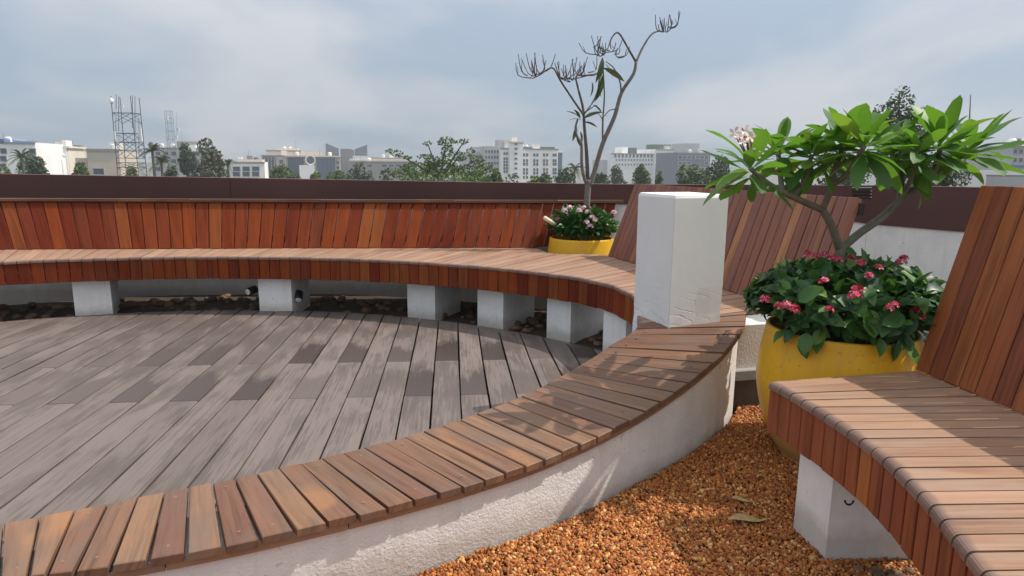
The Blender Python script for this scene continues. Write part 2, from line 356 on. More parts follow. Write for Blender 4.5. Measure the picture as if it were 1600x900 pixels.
def deckmat():
    m, nt, b, out = newmat('composite_deck')
    oi = nt.nodes.new('ShaderNodeObjectInfo'); tcn = nt.nodes.new('ShaderNodeTexCoord'); uv = tcn.outputs['UV']; ob = tcn.outputs['Object']
    off = nt.nodes.new('ShaderNodeVectorMath'); off.operation = 'ADD'
    sc = nt.nodes.new('ShaderNodeVectorMath'); sc.operation = 'SCALE'; sc.inputs[0].default_value = (53.0, 17.0, 5.0); nt.links.new(oi.outputs['Random'], sc.inputs['Scale'])
    nt.links.new(uv, off.inputs[0]); nt.links.new(sc.outputs[0], off.inputs[1]); uvo = off.outputs[0]
    sp = nt.nodes.new('ShaderNodeSeparateXYZ'); nt.links.new(uv, sp.inputs[0])
    base = ramp(nt, oi.outputs['Random'], [(0.0, (0.156, 0.123, 0.109)), (0.5, (0.176, 0.140, 0.125)), (1.0, (0.140, 0.110, 0.097))])
    g = noise(nt, mapped(nt, uvo, (1.5, 160, 1)), 1.0, 2, 0.5)                      # fine brushed grooves
    st = noise(nt, mapped(nt, uvo, (4.2, 115, 1)), 1.0, 5, 0.72)                # streaky wet marks along the board
    patch = noise(nt, mapped(nt, uvo, (2.6, 7, 1), (3, 9, 0)), 1.0, 3, 0.55)
    big = noise(nt, ob, 0.55, 2, 0.5)
    wet = mth(nt, 'ADD', mth(nt, 'MULTIPLY', st, 0.62), mth(nt, 'ADD', mth(nt, 'MULTIPLY', patch, 0.5), mth(nt, 'MULTIPLY', big, 0.35)))
    streak = ramp(nt, wet, [(0.70, 0.0), (0.755, 0.6), (0.95, 1.0)])
    endn = mth(nt, 'SUBTRACT', mth(nt, 'ADD', mth(nt, 'MULTIPLY', patch, 0.78), mth(nt, 'MULTIPLY', mth(nt, 'SUBTRACT', st, 0.5), 0.5)), sp.outputs[0])
    rnd2 = mth(nt, 'FRACT', mth(nt, 'MULTIPLY', oi.outputs['Random'], 17.31))
    sob = nt.nodes.new('ShaderNodeSeparateXYZ'); nt.links.new(ob, sob.inputs[0])
    wx = ramp(nt, mth(nt, 'ADD', mth(nt, 'MULTIPLY', sob.outputs[0], 0.2), 0.8), [(0.22, 0.3), (0.5, 1.0)])   # rain dried later towards the bench on the right
    endm = mth(nt, 'MULTIPLY', mth(nt, 'MULTIPLY', ramp(nt, mth(nt, 'ADD', mth(nt, 'MULTIPLY', endn, 3.2), 0.5), [(0.25, 0.0), (0.75, 1.0)]), ramp(nt, rnd2, [(0.05, 0.45), (0.5, 1.0)])), wx)
    wetm = mth(nt, 'MAXIMUM', mth(nt, 'MULTIPLY', streak, 0.75), endm)
    col = mixc_(nt, 1.0, base, ramp(nt, g, [(0.3, 0.86), (0.7, 1.08)]), 'MULTIPLY')
    col = mixc_(nt, mth(nt, 'MULTIPLY', wetm, 0.95), col, (0.050, 0.037, 0.032))
    nt.links.new(col, b.inputs['Base Color'])
    nt.links.new(mth(nt, 'SUBTRACT', 0.58, mth(nt, 'MULTIPLY', wetm, 0.24)), b.inputs['Roughness'])
    b.inputs['Specular IOR Level'].default_value = 0.45
    bump(nt, b, mth(nt, 'ADD', g, mth(nt, 'MULTIPLY', patch, 0.5)), 0.3, 0.001)
    return m
M['deck'] = deckmat()

# ================================================================== SETTING
def struct(name, V, Fc, mat, **k):
    o = obj(name, V, Fc, mat, None, **k); o['kind'] = 'structure'; return o
struct('city_ground', [(-4000, -500, -16), (4000, -500, -16), (4000, 6000, -16), (-4000, 6000, -16)], [(0, 1, 2, 3)], plain('city_ground', (0.11, 0.115, 0.085), 0.9, 0, 0.4, 0.01))
V, Fc = boxgeo((0, 2.5, -0.43), (14, 9.6, 0.5)); struct('terrace_floor', V, Fc, M['floor'])

# ------------------------------------------------------------------ plan curves of the seating ring
CX, CY, CR = -1.995, 1.691, 3.50                      # centre and radius of the deck circle
def circ(a, r=CR): return Vector((CX + r * math.cos(a), CY + r * math.sin(a), 0))
RING = [(-1.61, 1.60, -1.44, 1.44, 0.188), (-1.53, 1.635, -1.36, 1.435, 0.186), (-1.455, 1.67, -1.28, 1.44, 0.186), (-1.38, 1.707, -1.20, 1.453, 0.185), (-1.305, 1.747, -1.155, 1.468, 0.185),
 (-1.23, 1.788, -1.119, 1.475, 0.184), (-1.16, 1.831, -1.045, 1.494, 0.182), (-1.094, 1.868, -0.966, 1.519, 0.181), (-1.032, 1.901, -0.884, 1.549, 0.181), (-0.971, 1.932, -0.8, 1.582, 0.182), (-0.911, 1.962, -0.715, 1.618, 0.183), (-0.852, 1.993, -0.631, 1.656, 0.185), (-0.792, 2.025, -0.549, 1.695, 0.187), (-0.731, 2.058, -0.469, 1.734, 0.189), (-0.669, 2.094, -0.391, 1.774, 0.191), (-0.606, 2.132, -0.316, 1.814, 0.193), (-0.542, 2.173, -0.244, 1.854, 0.195), (-0.477, 2.216, -0.173, 1.894, 0.197), (-0.412, 2.26, -0.105, 1.935, 0.2), (-0.347, 2.307, -0.039, 1.976, 0.203), (-0.282, 2.354, 0.027, 2.018, 0.206), (-0.217, 2.402, 0.092, 2.061, 0.211), (-0.154, 2.45, 0.156, 2.106, 0.217), (-0.092, 2.497, 0.221, 2.153, 0.224), (-0.032, 2.543, 0.287, 2.202, 0.232), (0.027, 2.588, 0.353, 2.253, 0.242), (0.083, 2.63, 0.421, 2.308, 0.253), (0.136, 2.671, 0.49, 2.365, 0.266), (0.188, 2.708, 0.56, 2.426, 0.281), (0.237, 2.742, 0.631, 2.49, 0.298), (0.284, 2.774, 0.703, 2.557, 0.316), (0.331, 2.803, 0.774, 2.627, 0.336), (0.377, 2.83, 0.844, 2.701, 0.358), (0.423, 2.855, 0.911, 2.776, 0.38), (0.471, 2.879, 0.974, 2.854, 0.403), (0.522, 2.903, 1.03, 2.932, 0.427), (0.565, 2.945, 1.077, 3.011, 0.445), (0.59, 3.01, 1.115, 3.095, 0.45), (0.595, 3.02, 1.145, 3.172, 0.45), (0.60, 3.03, 1.17, 3.248, 0.45), (0.605, 3.038, 1.196, 3.322, 0.45)]
NADD = 18                                             # the ring sweeps on to the left of the frame
_ex = []
for k in range(NADD, 0, -1):
    ai, ao = R(-64.4) - 0.0235 * k, R(-63.1) - 0.0240 * k
    _ex.append((-3.03 + 3.292 * math.cos(ai), 4.57 + 3.292 * math.sin(ai), -3.03 + (3.51 + 0.003 * k) * math.cos(ao), 4.57 + (3.51 + 0.003 * k) * math.sin(ao), 0.188))
RING = _ex + RING
def ringat(t):
    t = max(0, min(len(RING) - 1.0001, t)); i = int(t); f = t - i
    return [RING[i][k] * (1 - f) + RING[i + 1][k] * f for k in range(5)]

# ------------------------------------------------------------------ deck
_dp = [circ(R(a), CR - 0.02) for a in range(26, 176, 5)] + [Vector((-5.3, 1.5, 0)), Vector((-3.4, 1.33, 0))] + [Vector((r[0] - 0.02, r[1] + 0.03, 0)) for r in RING[1:NADD + 34:3]]
_n = len(_dp)
deck = struct('deck', [(p.x, p.y, -0.05) for p in _dp] + [(p.x, p.y, -0.12) for p in _dp], [tuple(range(_n)), tuple(range(2 * _n - 1, _n - 1, -1))] + [(i, i + _n, (i + 1) % _n + _n, (i + 1) % _n) for i in range(_n)], M['joist'])
YAW = R(-5.25); dd = Vector((math.sin(YAW), math.cos(YAW), 0)); dc = Vector((math.cos(YAW), -math.sin(YAW), 0))
PT = 0.1449; C0 = -1.988; S1, S2 = 3.30, 3.915
inner = [(r[0], r[1]) for r in RING]
def near_limit(c):
    best = None
    for i in range(len(inner) - 1):
        p, q = inner[i], inner[i + 1]
        cp = p[0] * dc.x + p[1] * dc.y; cq = q[0] * dc.x + q[1] * dc.y
        if (cp - c) * (cq - c) <= 0 and cp != cq:
            f = (c - cp) / (cq - cp); x = p[0] + f * (q[0] - p[0]); y = p[1] + f * (q[1] - p[1])
            best = x * dd.x + y * dd.y
    if best is None: best = 1.35 if c < -1 else 3.0
    return best - 0.07
def far_limit(c):
    cc = CX * dc.x + CY * dc.y; sc_ = CX * dd.x + CY * dd.y; h = (CR + 0.06) ** 2 - (c - cc) ** 2
    return sc_ + math.sqrt(h) if h > 0 else None
for i in range(-26, 22):
    ca, cb = C0 + PT * i + 0.0058, C0 + PT * (i + 1) - 0.0058
    fa, fb = far_limit(ca), far_limit(cb)
    if fa is None or fb is None: continue
    na, nb = near_limit(ca), near_limit(cb)
    j = S1 if i % 2 == 0 else S2
    spans = []
    if j - 0.1 > max(na, nb) and j + 0.1 < min(fa, fb):
        spans = [((na, nb), (j - 0.0025, j - 0.0025)), ((j + 0.0025, j + 0.0025), (fa, fb))]
    elif max(na, nb) + 0.05 < min(fa, fb): spans = [((na, nb), (fa, fb))]
    for (n0, n1), (f0, f1) in spans:
        P_ = lambda c, s: dc * c + dd * s + Vector((0, 0, random.uniform(-0.0012, 0.0012)))
        Vv, Ff, UV = prism((P_(ca, n0), P_(ca, f0)), (P_(cb, n1), P_(cb, f1)), (0, 0, -0.024), 0.004)
        obj('deck_board', Vv, Ff, M['deck'], deck, uvs=UV)

# ------------------------------------------------------------------ parapet
PAR = [(-6.2, 5.62, 1.07, 0.80), (-4.45, 5.85, 1.052, 0.82), (-0.593, 6.15, 1.0125, 0.82), (0.94, 6.25, 1.00, 0.825), (2.9, 5.85, 1.02, 0.72), (3.04, 5.72, 1.025, 0.70), (3.38, 5.2, 1.035, 0.698), (5.2, 2.4, 1.06, 0.70)]
par = thing('parapet_wall', 'white terrace parapet topped by a dark brown metal band behind the benches', 'wall', (0, 6.2, -0.1))
def off2(a, b, d):
    t = (Vector(b[:2]) - Vector(a[:2])).normalized(); return Vector((-t.y, t.x)) * d
for i in range(len(PAR) - 1):
    a, b = PAR[i], PAR[i + 1]; o = off2(a, b, 0.12)
    if (o.y + o.x) < 0: o = -o
    quad = lambda z0a, z1a, z0b, z1b, in0, in1: ([(a[0] + o.x * in0, a[1] + o.y * in0, z0a), (b[0] + o.x * in0, b[1] + o.y * in0, z0b), (b[0] + o.x * in1, b[1] + o.y * in1, z0b), (a[0] + o.x * in1, a[1] + o.y * in1, z0a),
        (a[0] + o.x * in0, a[1] + o.y * in0, z1a), (b[0] + o.x * in0, b[1] + o.y * in0, z1b), (b[0] + o.x * in1, b[1] + o.y * in1, z1b), (a[0] + o.x * in1, a[1] + o.y * in1, z1a)],
        [(3, 2, 1, 0), (4, 5, 6, 7), (0, 1, 5, 4), (1, 2, 6, 5), (2, 3, 7, 6), (3, 0, 4, 7)])
    V, Fc = quad(-0.18, a[3] - 0.002, -0.18, b[3] - 0.002, 0.1, 1.2); obj('plaster_wall', V, Fc, M['white'], par)
    n = max(1, int((Vector(b[:2]) - Vector(a[:2])).length / 1.9))
    for k in range(n):
        f0, f1 = (k / n + 0.0006 if k else -0.001), ((k + 1) / n - 0.0006 if k < n - 1 else 1.001)
        A = [a[j] + (b[j] - a[j]) * f0 for j in range(4)]; B = [a[j] + (b[j] - a[j]) * f1 for j in range(4)]
        V = []
        for z0 in (1, 0):
            for Pp, w in ((A, 0.0), (B, 0.0), (B, 1.35), (A, 1.35)): V.append((Pp[0] + o.x * w, Pp[1] + o.y * w, Pp[3] if z0 else Pp[2]))
        obj('metal_panel', V, [(3, 2, 1, 0), (4, 5, 6, 7), (0, 1, 5, 4), (1, 2, 6, 5), (2, 3, 7, 6), (3, 0, 4, 7)], M['brown_metal'], par)
# dark louvred gap in the band beside the right-hand panel
mb = MB()
for k in range(4):
    p = at(1331, 294 + k * 5, 5.55); q = at(1362, 294 + k * 5, 5.52); mb.bar(p, q, 0.010, n=4)
mb.build('louvre', M['black'], par)

# ------------------------------------------------------------------ gravel bed and gravel
def gz(x, y): return max(-0.10, min(0.01, -0.066 + 0.06 * (y - 1.85))) + 0.012 * mnoise.noise(Vector((x * 3, y * 3, 0)))
gx0, gx1, gy0, gy1 = -1.6, 2.9, 0.5, 4.2; nx, ny = 46, 38
V = [(gx0 + (gx1 - gx0) * i / nx, gy0 + (gy1 - gy0) * j / ny, gz(gx0 + (gx1 - gx0) * i / nx, gy0 + (gy1 - gy0) * j / ny) - 0.008) for j in range(ny + 1) for i in range(nx + 1)]
def outer_y(x):                                          # wall line of the ring: gravel lies on its near side
    for i in range(len(RING) - 1):
        if RING[i][2] <= x <= RING[i + 1][2]:
            f = (x - RING[i][2]) / (RING[i + 1][2] - RING[i][2]); return RING[i][3] + f * (RING[i + 1][3] - RING[i][3])
    return 1.45 if x < 0 else 99
Fc = []
for j in range(ny):
    for i in range(nx):
        k = j * (nx + 1) + i; x, y, _ = V[k]
        if y < outer_y(x) + 0.08 or x > 1.05: Fc.append((k, k + 1, k + nx + 2, k + nx + 1))
struct('gravel_bed', V, Fc, plain('gravel_bed', (0.17, 0.065, 0.024), 0.95, 0, 0.5, 60, 1.0, 120))
rng = np.random.default_rng(3)
ico = [(0, 0, 1), (0.894, 0, 0.447), (0.276, 0.851, 0.447), (-0.724, 0.526, 0.447), (-0.724, -0.526, 0.447), (0.276, -0.851, 0.447), (0.724, 0.526, -0.447), (-0.276, 0.851, -0.447), (-0.894, 0, -0.447), (-0.276, -0.851, -0.447), (0.724, -0.526, -0.447), (0, 0, -1)]
icof = [(0, 1, 2), (0, 2, 3), (0, 3, 4), (0, 4, 5), (0, 5, 1), (1, 6, 2), (2, 7, 3), (3, 8, 4), (4, 9, 5), (5, 10, 1), (2, 6, 7), (3, 7, 8), (4, 8, 9), (5, 9, 10), (1, 10, 6), (11, 7, 6), (11, 8, 7), (11, 9, 8), (11, 10, 9), (11, 6, 10)]
def stones(name, pts, rmin, rmax, mat, flat=0.7):
    n = len(pts); base = np.array(ico); r = rmin + (rmax - rmin) * rng.random(n) ** 2.0
    q = rng.normal(size=(n, 4)); q /= np.linalg.norm(q, axis=1)[:, None]
    w, x, y, z = q.T
    Rm = np.stack([np.stack([1 - 2 * (y * y + z * z), 2 * (x * y - z * w), 2 * (x * z + y * w)], 1), np.stack([2 * (x * y + z * w), 1 - 2 * (x * x + z * z), 2 * (y * z - x * w)], 1), np.stack([2 * (x * z - y * w), 2 * (y * z + x * w), 1 - 2 * (x * x + y * y)], 1)], 1)
    sc = rng.uniform(0.6, 1.35, (n, 1, 3)); sc[:, :, 2] *= flat
    vv = base[None] * (1 + rng.uniform(-0.25, 0.25, (n, 12, 1))) * sc * r[:, None, None]
    vv = np.einsum('nij,nkj->nki', Rm, vv) + np.array(pts)[:, None, :]
    f = (np.array(icof)[None] + (np.arange(n) * 12)[:, None, None]).reshape(-1, 3)
    me = bpy.data.meshes.new(name); me.vertices.add(n * 12); me.loops.add(f.size); me.polygons.add(len(f))
    me.vertices.foreach_set('co', vv.ravel().astype(np.float32)); me.loops.foreach_set('vertex_index', f.ravel().astype(np.int32))
    me.polygons.foreach_set('loop_start', np.arange(0, f.size, 3, dtype=np.int32)); me.polygons.foreach_set('loop_total', np.full(len(f), 3, dtype=np.int32))
    me.update(); me.materials.append(mat); o = link(name, me); return o
gpts = []
while len(gpts) < 112000:
    x = random.uniform(-0.95, 1.75); y = random.uniform(0.95, 3.3)
    if y > outer_y(x) + 0.02: continue
    if x > 1.02 and y < 1.6: continue
    if y < 1.1 and x > 0.9: continue
    gpts.append((x, y, gz(x, y) + random.uniform(-0.003, 0.006)))
g = stones('gravel', gpts, 0.0026, 0.0098, M['gravel']); g['kind'] = 'stuff'; g['label'] = 'orange brown gravel between the curved wall and the right bench'

# ------------------------------------------------------------------ pebble strip under the far bench
V = []; Fc = []
for k in range(57):
    a = R(20 + 2 * k)
    for rr, z in ((CR - 0.1, -0.10), (CR + 0.10, -0.055), (CR + 0.30, -0.03), (CR + 0.9, -0.03)):
        p = circ(a, rr); V.append((p.x, p.y, z))
    if k: b = 4 * k; Fc += [(b - 4 + j, b - 3 + j, b + 1 + j, b + j) for j in range(3)]
ps = struct('pebble_strip', V, Fc, M['soil'])
def stonemesh(k):
    rr = random.Random(k); sx, sy, sz = rr.uniform(0.8, 1.3), rr.uniform(0.7, 1.1), rr.uniform(0.55, 0.8)
    Vv = [Vector(p) for p in ico]; Ff = []
    cache = {}
    def midp(a, b):
        key = (min(a, b), max(a, b))
        if key not in cache: Vv.append(((Vv[a] + Vv[b]) / 2).normalized()); cache[key] = len(Vv) - 1
        return cache[key]
    for a, b, c in icof:
        ab, bc, ca = midp(a, b), midp(b, c), midp(c, a); Ff += [(a, ab, ca), (b, bc, ab), (c, ca, bc), (ab, bc, ca)]
    Vv = [Vector((v.x * sx, v.y * sy, v.z * sz)) * (1 + 0.22 * mnoise.noise(v * 1.3 + Vector((k * 9.1, 0, 0)))) for v in Vv]
    return mk('stone', Vv, Ff, M['stone'], True)
SM = [stonemesh(k) for k in range(7)]
def put_stone(x, y, z, s):
    link('stone', random.choice(SM), ps, Matrix.Translation((x, y, z)) @ Matrix.Rotation(random.uniform(0, 6.28), 4, 'Z') @ Matrix.Rotation(random.uniform(-0.5, 0.5), 4, 'X') @ Matrix.Scale(s, 4))
for i in range(300):
    a = R(random.uniform(22, 126)); rr = CR + 0.08 + 0.62 * math.sqrt(random.random()) ; p = circ(a, rr)
    if p.x < -4.4: continue
    s = random.uniform(0.017, 0.042); back = (rr - CR) / 0.42
    put_stone(p.x, p.y, float(np.interp(rr - CR, [0.1, 0.3, 0.9], [-0.055, -0.03, -0.03])) + s * random.uniform(0.1, 0.75), s)

# ================================================================== FAR CURVED BENCH
SZ = 0.45; FT = 0.175
bench = thing('curved_bench', 'long curved slatted timber bench along the far parapet with a reddish backrest', 'bench', (CX, CY + CR, 0))
# back line of the seat in plan: straight along the parapet, then the planter notch, then the tall backrest of the side bench
BACK = [(-6.0, 5.16), (-4.2, 5.416), (-2.707, 5.586), (-1.654, 5.684), (-0.563, 5.786), (0.20, 5.868), (0.316, 5.487), (0.80, 5.44), (0.905, 5.047), (1.268, 3.929), (1.306, 3.81), (1.42, 3.46), (1.50, 3.20)]
def rayhit(a):
    d = Vector((math.cos(a), math.sin(a))); best = None
    for i in range(len(BACK) - 1):
        p, q = Vector(BACK[i]), Vector(BACK[i + 1]); e = q - p; w = p - Vector((CX, CY))
        den = d.x * e.y - d.y * e.x
        if abs(den) < 1e-9: continue
        s = (w.x * e.y - w.y * e.x) / den; u = (w.x * d.y - w.y * d.x) / den
        if s > CR and -1e-6 <= u <= 1 + 1e-6 and (best is None or s < best): best = s
    return best
def frontr(a):
    # measured front edge wanders a little off the true circle
    deg = math.degrees(a); return CR + float(np.interp(deg, [27, 28.5, 32.2, 37.4, 39.9, 41.6, 43.7, 47.4, 52, 60, 75, 90, 108, 122, 140], [-0.60, -0.547, -0.386, -0.122, -0.056, 0.0, 0.038, 0.066, 0.06, 0.03, -0.03, -0.07, -0.03, 0.03, 0.1]))
PA = 0.0232
angs = []; a = R(27.15)
while a < R(140): angs.append(a); a += PA
GAPA = 0.0009
side = thing('timber_bench', 'short timber bench with tall leaning purplish brown backrest behind the white column', 'bench', (1.2, 4.0, 0))
def carrier(lo, hi, parent):
    V = []; Fc = []; cnt = 0; V2 = []; F2 = []
    for k in range(0, len(angs), 2):
        a = angs[k]; rb_ = rayhit(a)
        if rb_ is None or not lo <= math.degrees(a) < hi: continue
        pf, pb = circ(a, frontr(a) + 0.05), circ(a, rb_ - 0.03)
        if pb.y < 2: continue
        V += [(pf.x, pf.y, SZ - 0.024), (pb.x, pb.y, SZ - 0.024), (pf.x, pf.y, SZ - 0.09), (pb.x, pb.y, SZ - 0.09)]
        p0, p1 = circ(a, frontr(a) + 0.026), circ(a, frontr(a) + 0.045)
        V2 += [(p.x, p.y, z) for p in (p0, p1) for z in (SZ - 0.10, SZ - FT + 0.02)]
        if cnt:
            b = 4 * cnt; Fc += [(b - 4, b - 3, b + 1, b), (b - 2, b + 2, b + 3, b - 1), (b - 4, b, b + 2, b - 2)]; F2 += [(b - 4, b, b + 1, b - 3), (b - 2, b - 1, b + 3, b + 2), (b - 4, b - 2, b + 2, b), (b - 3, b + 1, b + 3, b - 1)]
        cnt += 1
    return obj('seat', V, Fc, M['joist'], parent), obj('fascia', V2, F2, M['joist'], parent)
seat_far, fas_far = carrier(43.5, 141, bench); seat_side, fas_side = carrier(20, 44.8, side)
for k in range(len(angs) - 1):
    a0, a1 = angs[k] + GAPA, angs[k + 1] - GAPA; r0, r1 = rayhit(a0), rayhit(a1)
    if r0 is None or r1 is None: continue
    if abs(r0 - r1) > 0.2: r0 = r1 = min(r0, r1)
    f0, f1 = circ(a0, frontr(a0)), circ(a1, frontr(a1)); b0, b1 = circ(a0, r0 - 0.004), circ(a1, r1 - 0.004)
    for p in (f0, f1, b0, b1): p.z = SZ
    if b0.y < 2.0: continue
    owner, ofas = (seat_far, fas_far) if math.degrees(a0) > 44 else (seat_side, fas_side)
    zj = Vector((0, 0, random.uniform(-0.0015, 0.0015)))
    Vv, Ff, UV = nosed(f0 + zj, b0 + zj, f1 + zj, b1 + zj, 0.022, 0.012); obj('seat_board', Vv, Ff, M['seat'], owner, uvs=UV)
    # fascia board under the nose
    i0, i1 = circ(a0 - GAPA * 0.35, frontr(a0) + 0.006), circ(a1 + GAPA * 0.35, frontr(a1) + 0.006)
    top0, top1 = Vector((i0.x, i0.y, SZ - 0.024)), Vector((i1.x, i1.y, SZ - 0.024)); bt = random.uniform(-0.003, 0.003)
    bo0, bo1 = Vector((i0.x, i0.y, SZ - FT + bt)), Vector((i1.x, i1.y, SZ - FT + bt))
    outw = Vector((math.cos((a0 + a1) / 2), math.sin((a0 + a1) / 2), 0)) * 0.018
    Vv, Ff, UV = prism((top0, bo0), (top1, bo1), outw, 0.002); obj('fascia_board', Vv, Ff, M['slat'], ofas, uvs=UV)
# backrest: slats fan outwards along the bench, each leaning back
TOPL = [(-6.3, 5.34), (-4.45, 5.56), (-2.75, 5.74), (-1.65, 5.84), (-0.52, 5.95), (0.40, 6.06), (1.02, 6.155)]
def alongline(P, x):
    for i in range(len(P) - 1):
        if P[i][0] <= x <= P[i + 1][0]:
            f = (x - P[i][0]) / (P[i + 1][0] - P[i][0]); return P[i][1] + f * (P[i + 1][1] - P[i][1])
    return P[-1][1]
BZ, TZ = SZ + 0.004, 0.835
mbr = MB()
for zf in (0.12, 0.85):
    for k in range(1, 5):
        pa, pb = Vector(BACK[k]), Vector(BACK[k + 1]); a, b = Vector(TOPL[k]), Vector(TOPL[k + 1]); za = BZ + (TZ - BZ) * zf
        p = pa.lerp(a, zf); q = pb.lerp(b, zf)
        if k == 4: q = p.lerp(q, 0.86)
        mbr.add([(p.x, p.y + w, za + h_) for w in (0.03, 0.06) for h_ in (0, 0.05)] + [(q.x, q.y + w, za + h_) for w in (0.03, 0.06) for h_ in (0, 0.05)], [(0, 1, 5, 4), (2, 6, 7, 3), (0, 4, 6, 2), (1, 3, 7, 5), (0, 2, 3, 1), (4, 5, 7, 6)])
back_far = mbr.build('backrest', M['joist'], bench)
x = -5.0; bx = []
while x < 0.93: bx.append(x); x += 0.1015
BKL = BACK[:6] + [(0.36, 6.03), (1.0, 6.12)]
def topx(x): return x + float(np.interp(x, [-5.0, -4.1, -2.6, -2.0, -0.8, 0.2, 0.9], [-0.24, -0.19, -0.055, 0.01, 0.07, 0.10, 0.06]))
for k in range(len(bx) - 1):
    g_ = random.uniform(0.0032, 0.0048)
    x0, x1 = bx[k] + g_, bx[k + 1] - g_; t0, t1 = topx(bx[k]) + g_, topx(bx[k + 1]) - g_
    yb = lambda x: alongline(BKL, x) - 0.012
    A = (Vector((x0, yb(x0), BZ)), Vector((t0, alongline(TOPL, t0), TZ))); B = (Vector((x1, yb(x1), BZ)), Vector((t1, alongline(TOPL, t1), TZ)))
    jz = Vector((0, random.uniform(-0.002, 0.002), 0)); A = tuple(p + jz for p in A); B = tuple(p + jz for p in B)
    Vv, Ff, UV = prism(A, B, (0, 0.021, -0.006), 0.002); obj('backrest_slat', Vv, Ff, M['slat'], back_far, uvs=UV)
# capping rail of the backrest
for k in range(len(TOPL) - 1):
    a, b = TOPL[k], TOPL[k + 1]
    Vv, Ff, UV = prism((Vector((a[0] + 0.002, a[1] - 0.022, TZ + 0.024)), Vector((b[0] - 0.002, b[1] - 0.022, TZ + 0.024))), (Vector((a[0] + 0.002, a[1] + 0.05, TZ + 0.024)), Vector((b[0] - 0.002, b[1] + 0.05, TZ + 0.024))), (0, 0, -0.022), 0.003)
    obj('top_rail', Vv, Ff, M['ring'], back_far, uvs=UV)
def block(name, A, B, outdir, depth, z0, z1, mat, parent, ch=0.006):
    A, B = Vector((*A, 0)), Vector((*B, 0)); o = Vector((*outdir, 0)).normalized() * depth
    q = [A, B, B + o, A + o]; c = sum(q, Vector()) / 4; V = []
    for z, i in ((z0, 0), (z1 - ch, 0), (z1, ch)):
        for p in q: V.append(p + (c - p).normalized() * i * 1.4 + Vector((0, 0, z)))
    Fc = [(0, 1, 5, 4), (1, 2, 6, 5), (2, 3, 7, 6), (3, 0, 4, 7), (4, 5, 9, 8), (5, 6, 10, 9), (6, 7, 11, 10), (7, 4, 8, 11), (8, 9, 10, 11), (3, 2, 1, 0)]
    return obj(name, V, Fc, mat, parent)
for A, B, o, dp in (((-3.361, 4.996), (-3.128, 5.09), (-0.37, 0.93), 0.34), ((-2.021, 5.211), (-1.763, 5.222), (0.12, 0.99), 0.34), ((-0.821, 5.125), (-0.595, 5.042), (0.42, 0.9), 0.40), ((-0.259, 4.906), (-0.063, 4.772), (0.57, 0.82), 0.42), ((0.248, 4.576), (0.403, 4.44), (0.66, 0.75), 0.42), ((0.588, 4.15), (0.70, 3.96), (0.86, 0.5), 0.40), ((-4.45, 4.35), (-4.27, 4.53), (-0.7, 0.7), 0.35)):
    block('support_block', A, B, o, dp, -0.18, SZ - FT + 0.03, M['white'], bench)

# ------------------------------------------------------------------ tall backrest of the side bench
b_a, b_b = Vector((0.777, 5.362)), Vector((1.50, 3.20)); t_a, t_b = Vector((0.985, 5.43)), Vector((1.685, 3.27))
TM = 1.032; ns = 33
mbr = MB()
for zf in (0.15, 0.85):
    z = BZ + (TM - BZ) * zf; p = b_a.lerp(t_a, zf); q = b_b.lerp(t_b, zf)
    mbr.add([(v.x + w, v.y + w * 0.3, z + h_) for v in (p, q) for w in (0.034, 0.065) for h_ in (0, 0.06)], [(0, 1, 5, 4), (2, 6, 7, 3), (0, 4, 6, 2), (1, 3, 7, 5), (0, 2, 3, 1), (4, 5, 7, 6)])
back_side = mbr.build('backrest', M['joist'], side)
for k in range(ns):
    f0, f1 = k / ns, (k + 1) / ns; gp_ = 0.0011
    pt = lambda u, v, f, z: Vector((*(u + (v - u) * f), z))
    A = (pt(b_a, b_b, f0 + gp_, BZ), pt(t_a, t_b, f0 + gp_, TM)); B = (pt(b_a, b_b, f1 - gp_, BZ), pt(t_a, t_b, f1 - gp_, TM))
    nrm = (A[1] - A[0]).cross(B[0] - A[0]).normalized()
    if nrm.x < 0: nrm = -nrm
    jj = nrm * random.uniform(-0.0015, 0.0015)
    Vv, Ff, UV = prism(tuple(p + jj for p in A), tuple(p + jj for p in B), nrm * 0.026, 0.002); obj('backrest_slat', Vv, Ff, M['slat_mid'], back_side, uvs=UV)
block('support_block', (1.085, 3.13), (1.36, 3.20), (-0.25, 0.97), 0.25, 0.20, 0.425, M['white_rough'], side)
block('plinth', (1.08, 3.10), (1.42, 3.185), (-0.25, 0.97), 0.30, 0.150, 0.202, plain('grey_cement', (0.34, 0.34, 0.33), 0.8, 0, 0.2, 8), side)

block('base', (1.10, 3.125), (1.40, 3.20), (-0.25, 0.97), 0.26, -0.16, 0.149, plain('dark_render', (0.10, 0.085, 0.078), 0.85, 0, 0.25, 9, 0.4, 60), side)

# ================================================================== CURVED SEAT WALL (near ring)
rw = thing('seat_wall', 'low curved white wall sweeping across the front, capped with weathered timber boards', 'seat wall', (0.3, 2.2, 0))
NB = 41 + NADD
ts = [i * (len(RING) - 1.0001) / NB for i in range(NB + 1)]
for k in range(NB):
    p, q = ringat(ts[k]), ringat(ts[k + 1]); near = 1 - max(0, k - NADD) / (NB - NADD)
    go, gi = (0.0042 + 0.002 * near), 0.0024
    def edge(r, s):
        i_, o_ = Vector((r[0], r[1], r[4])), Vector((r[2], r[3], r[4])); return i_, o_
    i0, o0 = edge(p, 1); i1, o1 = edge(q, -1)
    tw = (o1 - o0).normalized(); tw2 = (i1 - i0).normalized()
    lenj = random.uniform(-0.004, 0.004); ax = (o0 - i0).normalized() * lenj; zj = Vector((0, 0, random.uniform(-0.002, 0.002)))
    # lay each board square: a mild share of the fan goes into the joint, as on the real seat
    A = (i0 + tw2 * gi + zj, o0 + tw * go + ax + zj); B = (i1 - tw2 * gi + zj, o1 - tw * go + ax + zj)
    Vv, Ff, UV = prism(A, B, (0, 0, -0.024), 0.0025); obj('board', Vv, Ff, M['ring'], rw, uvs=UV)
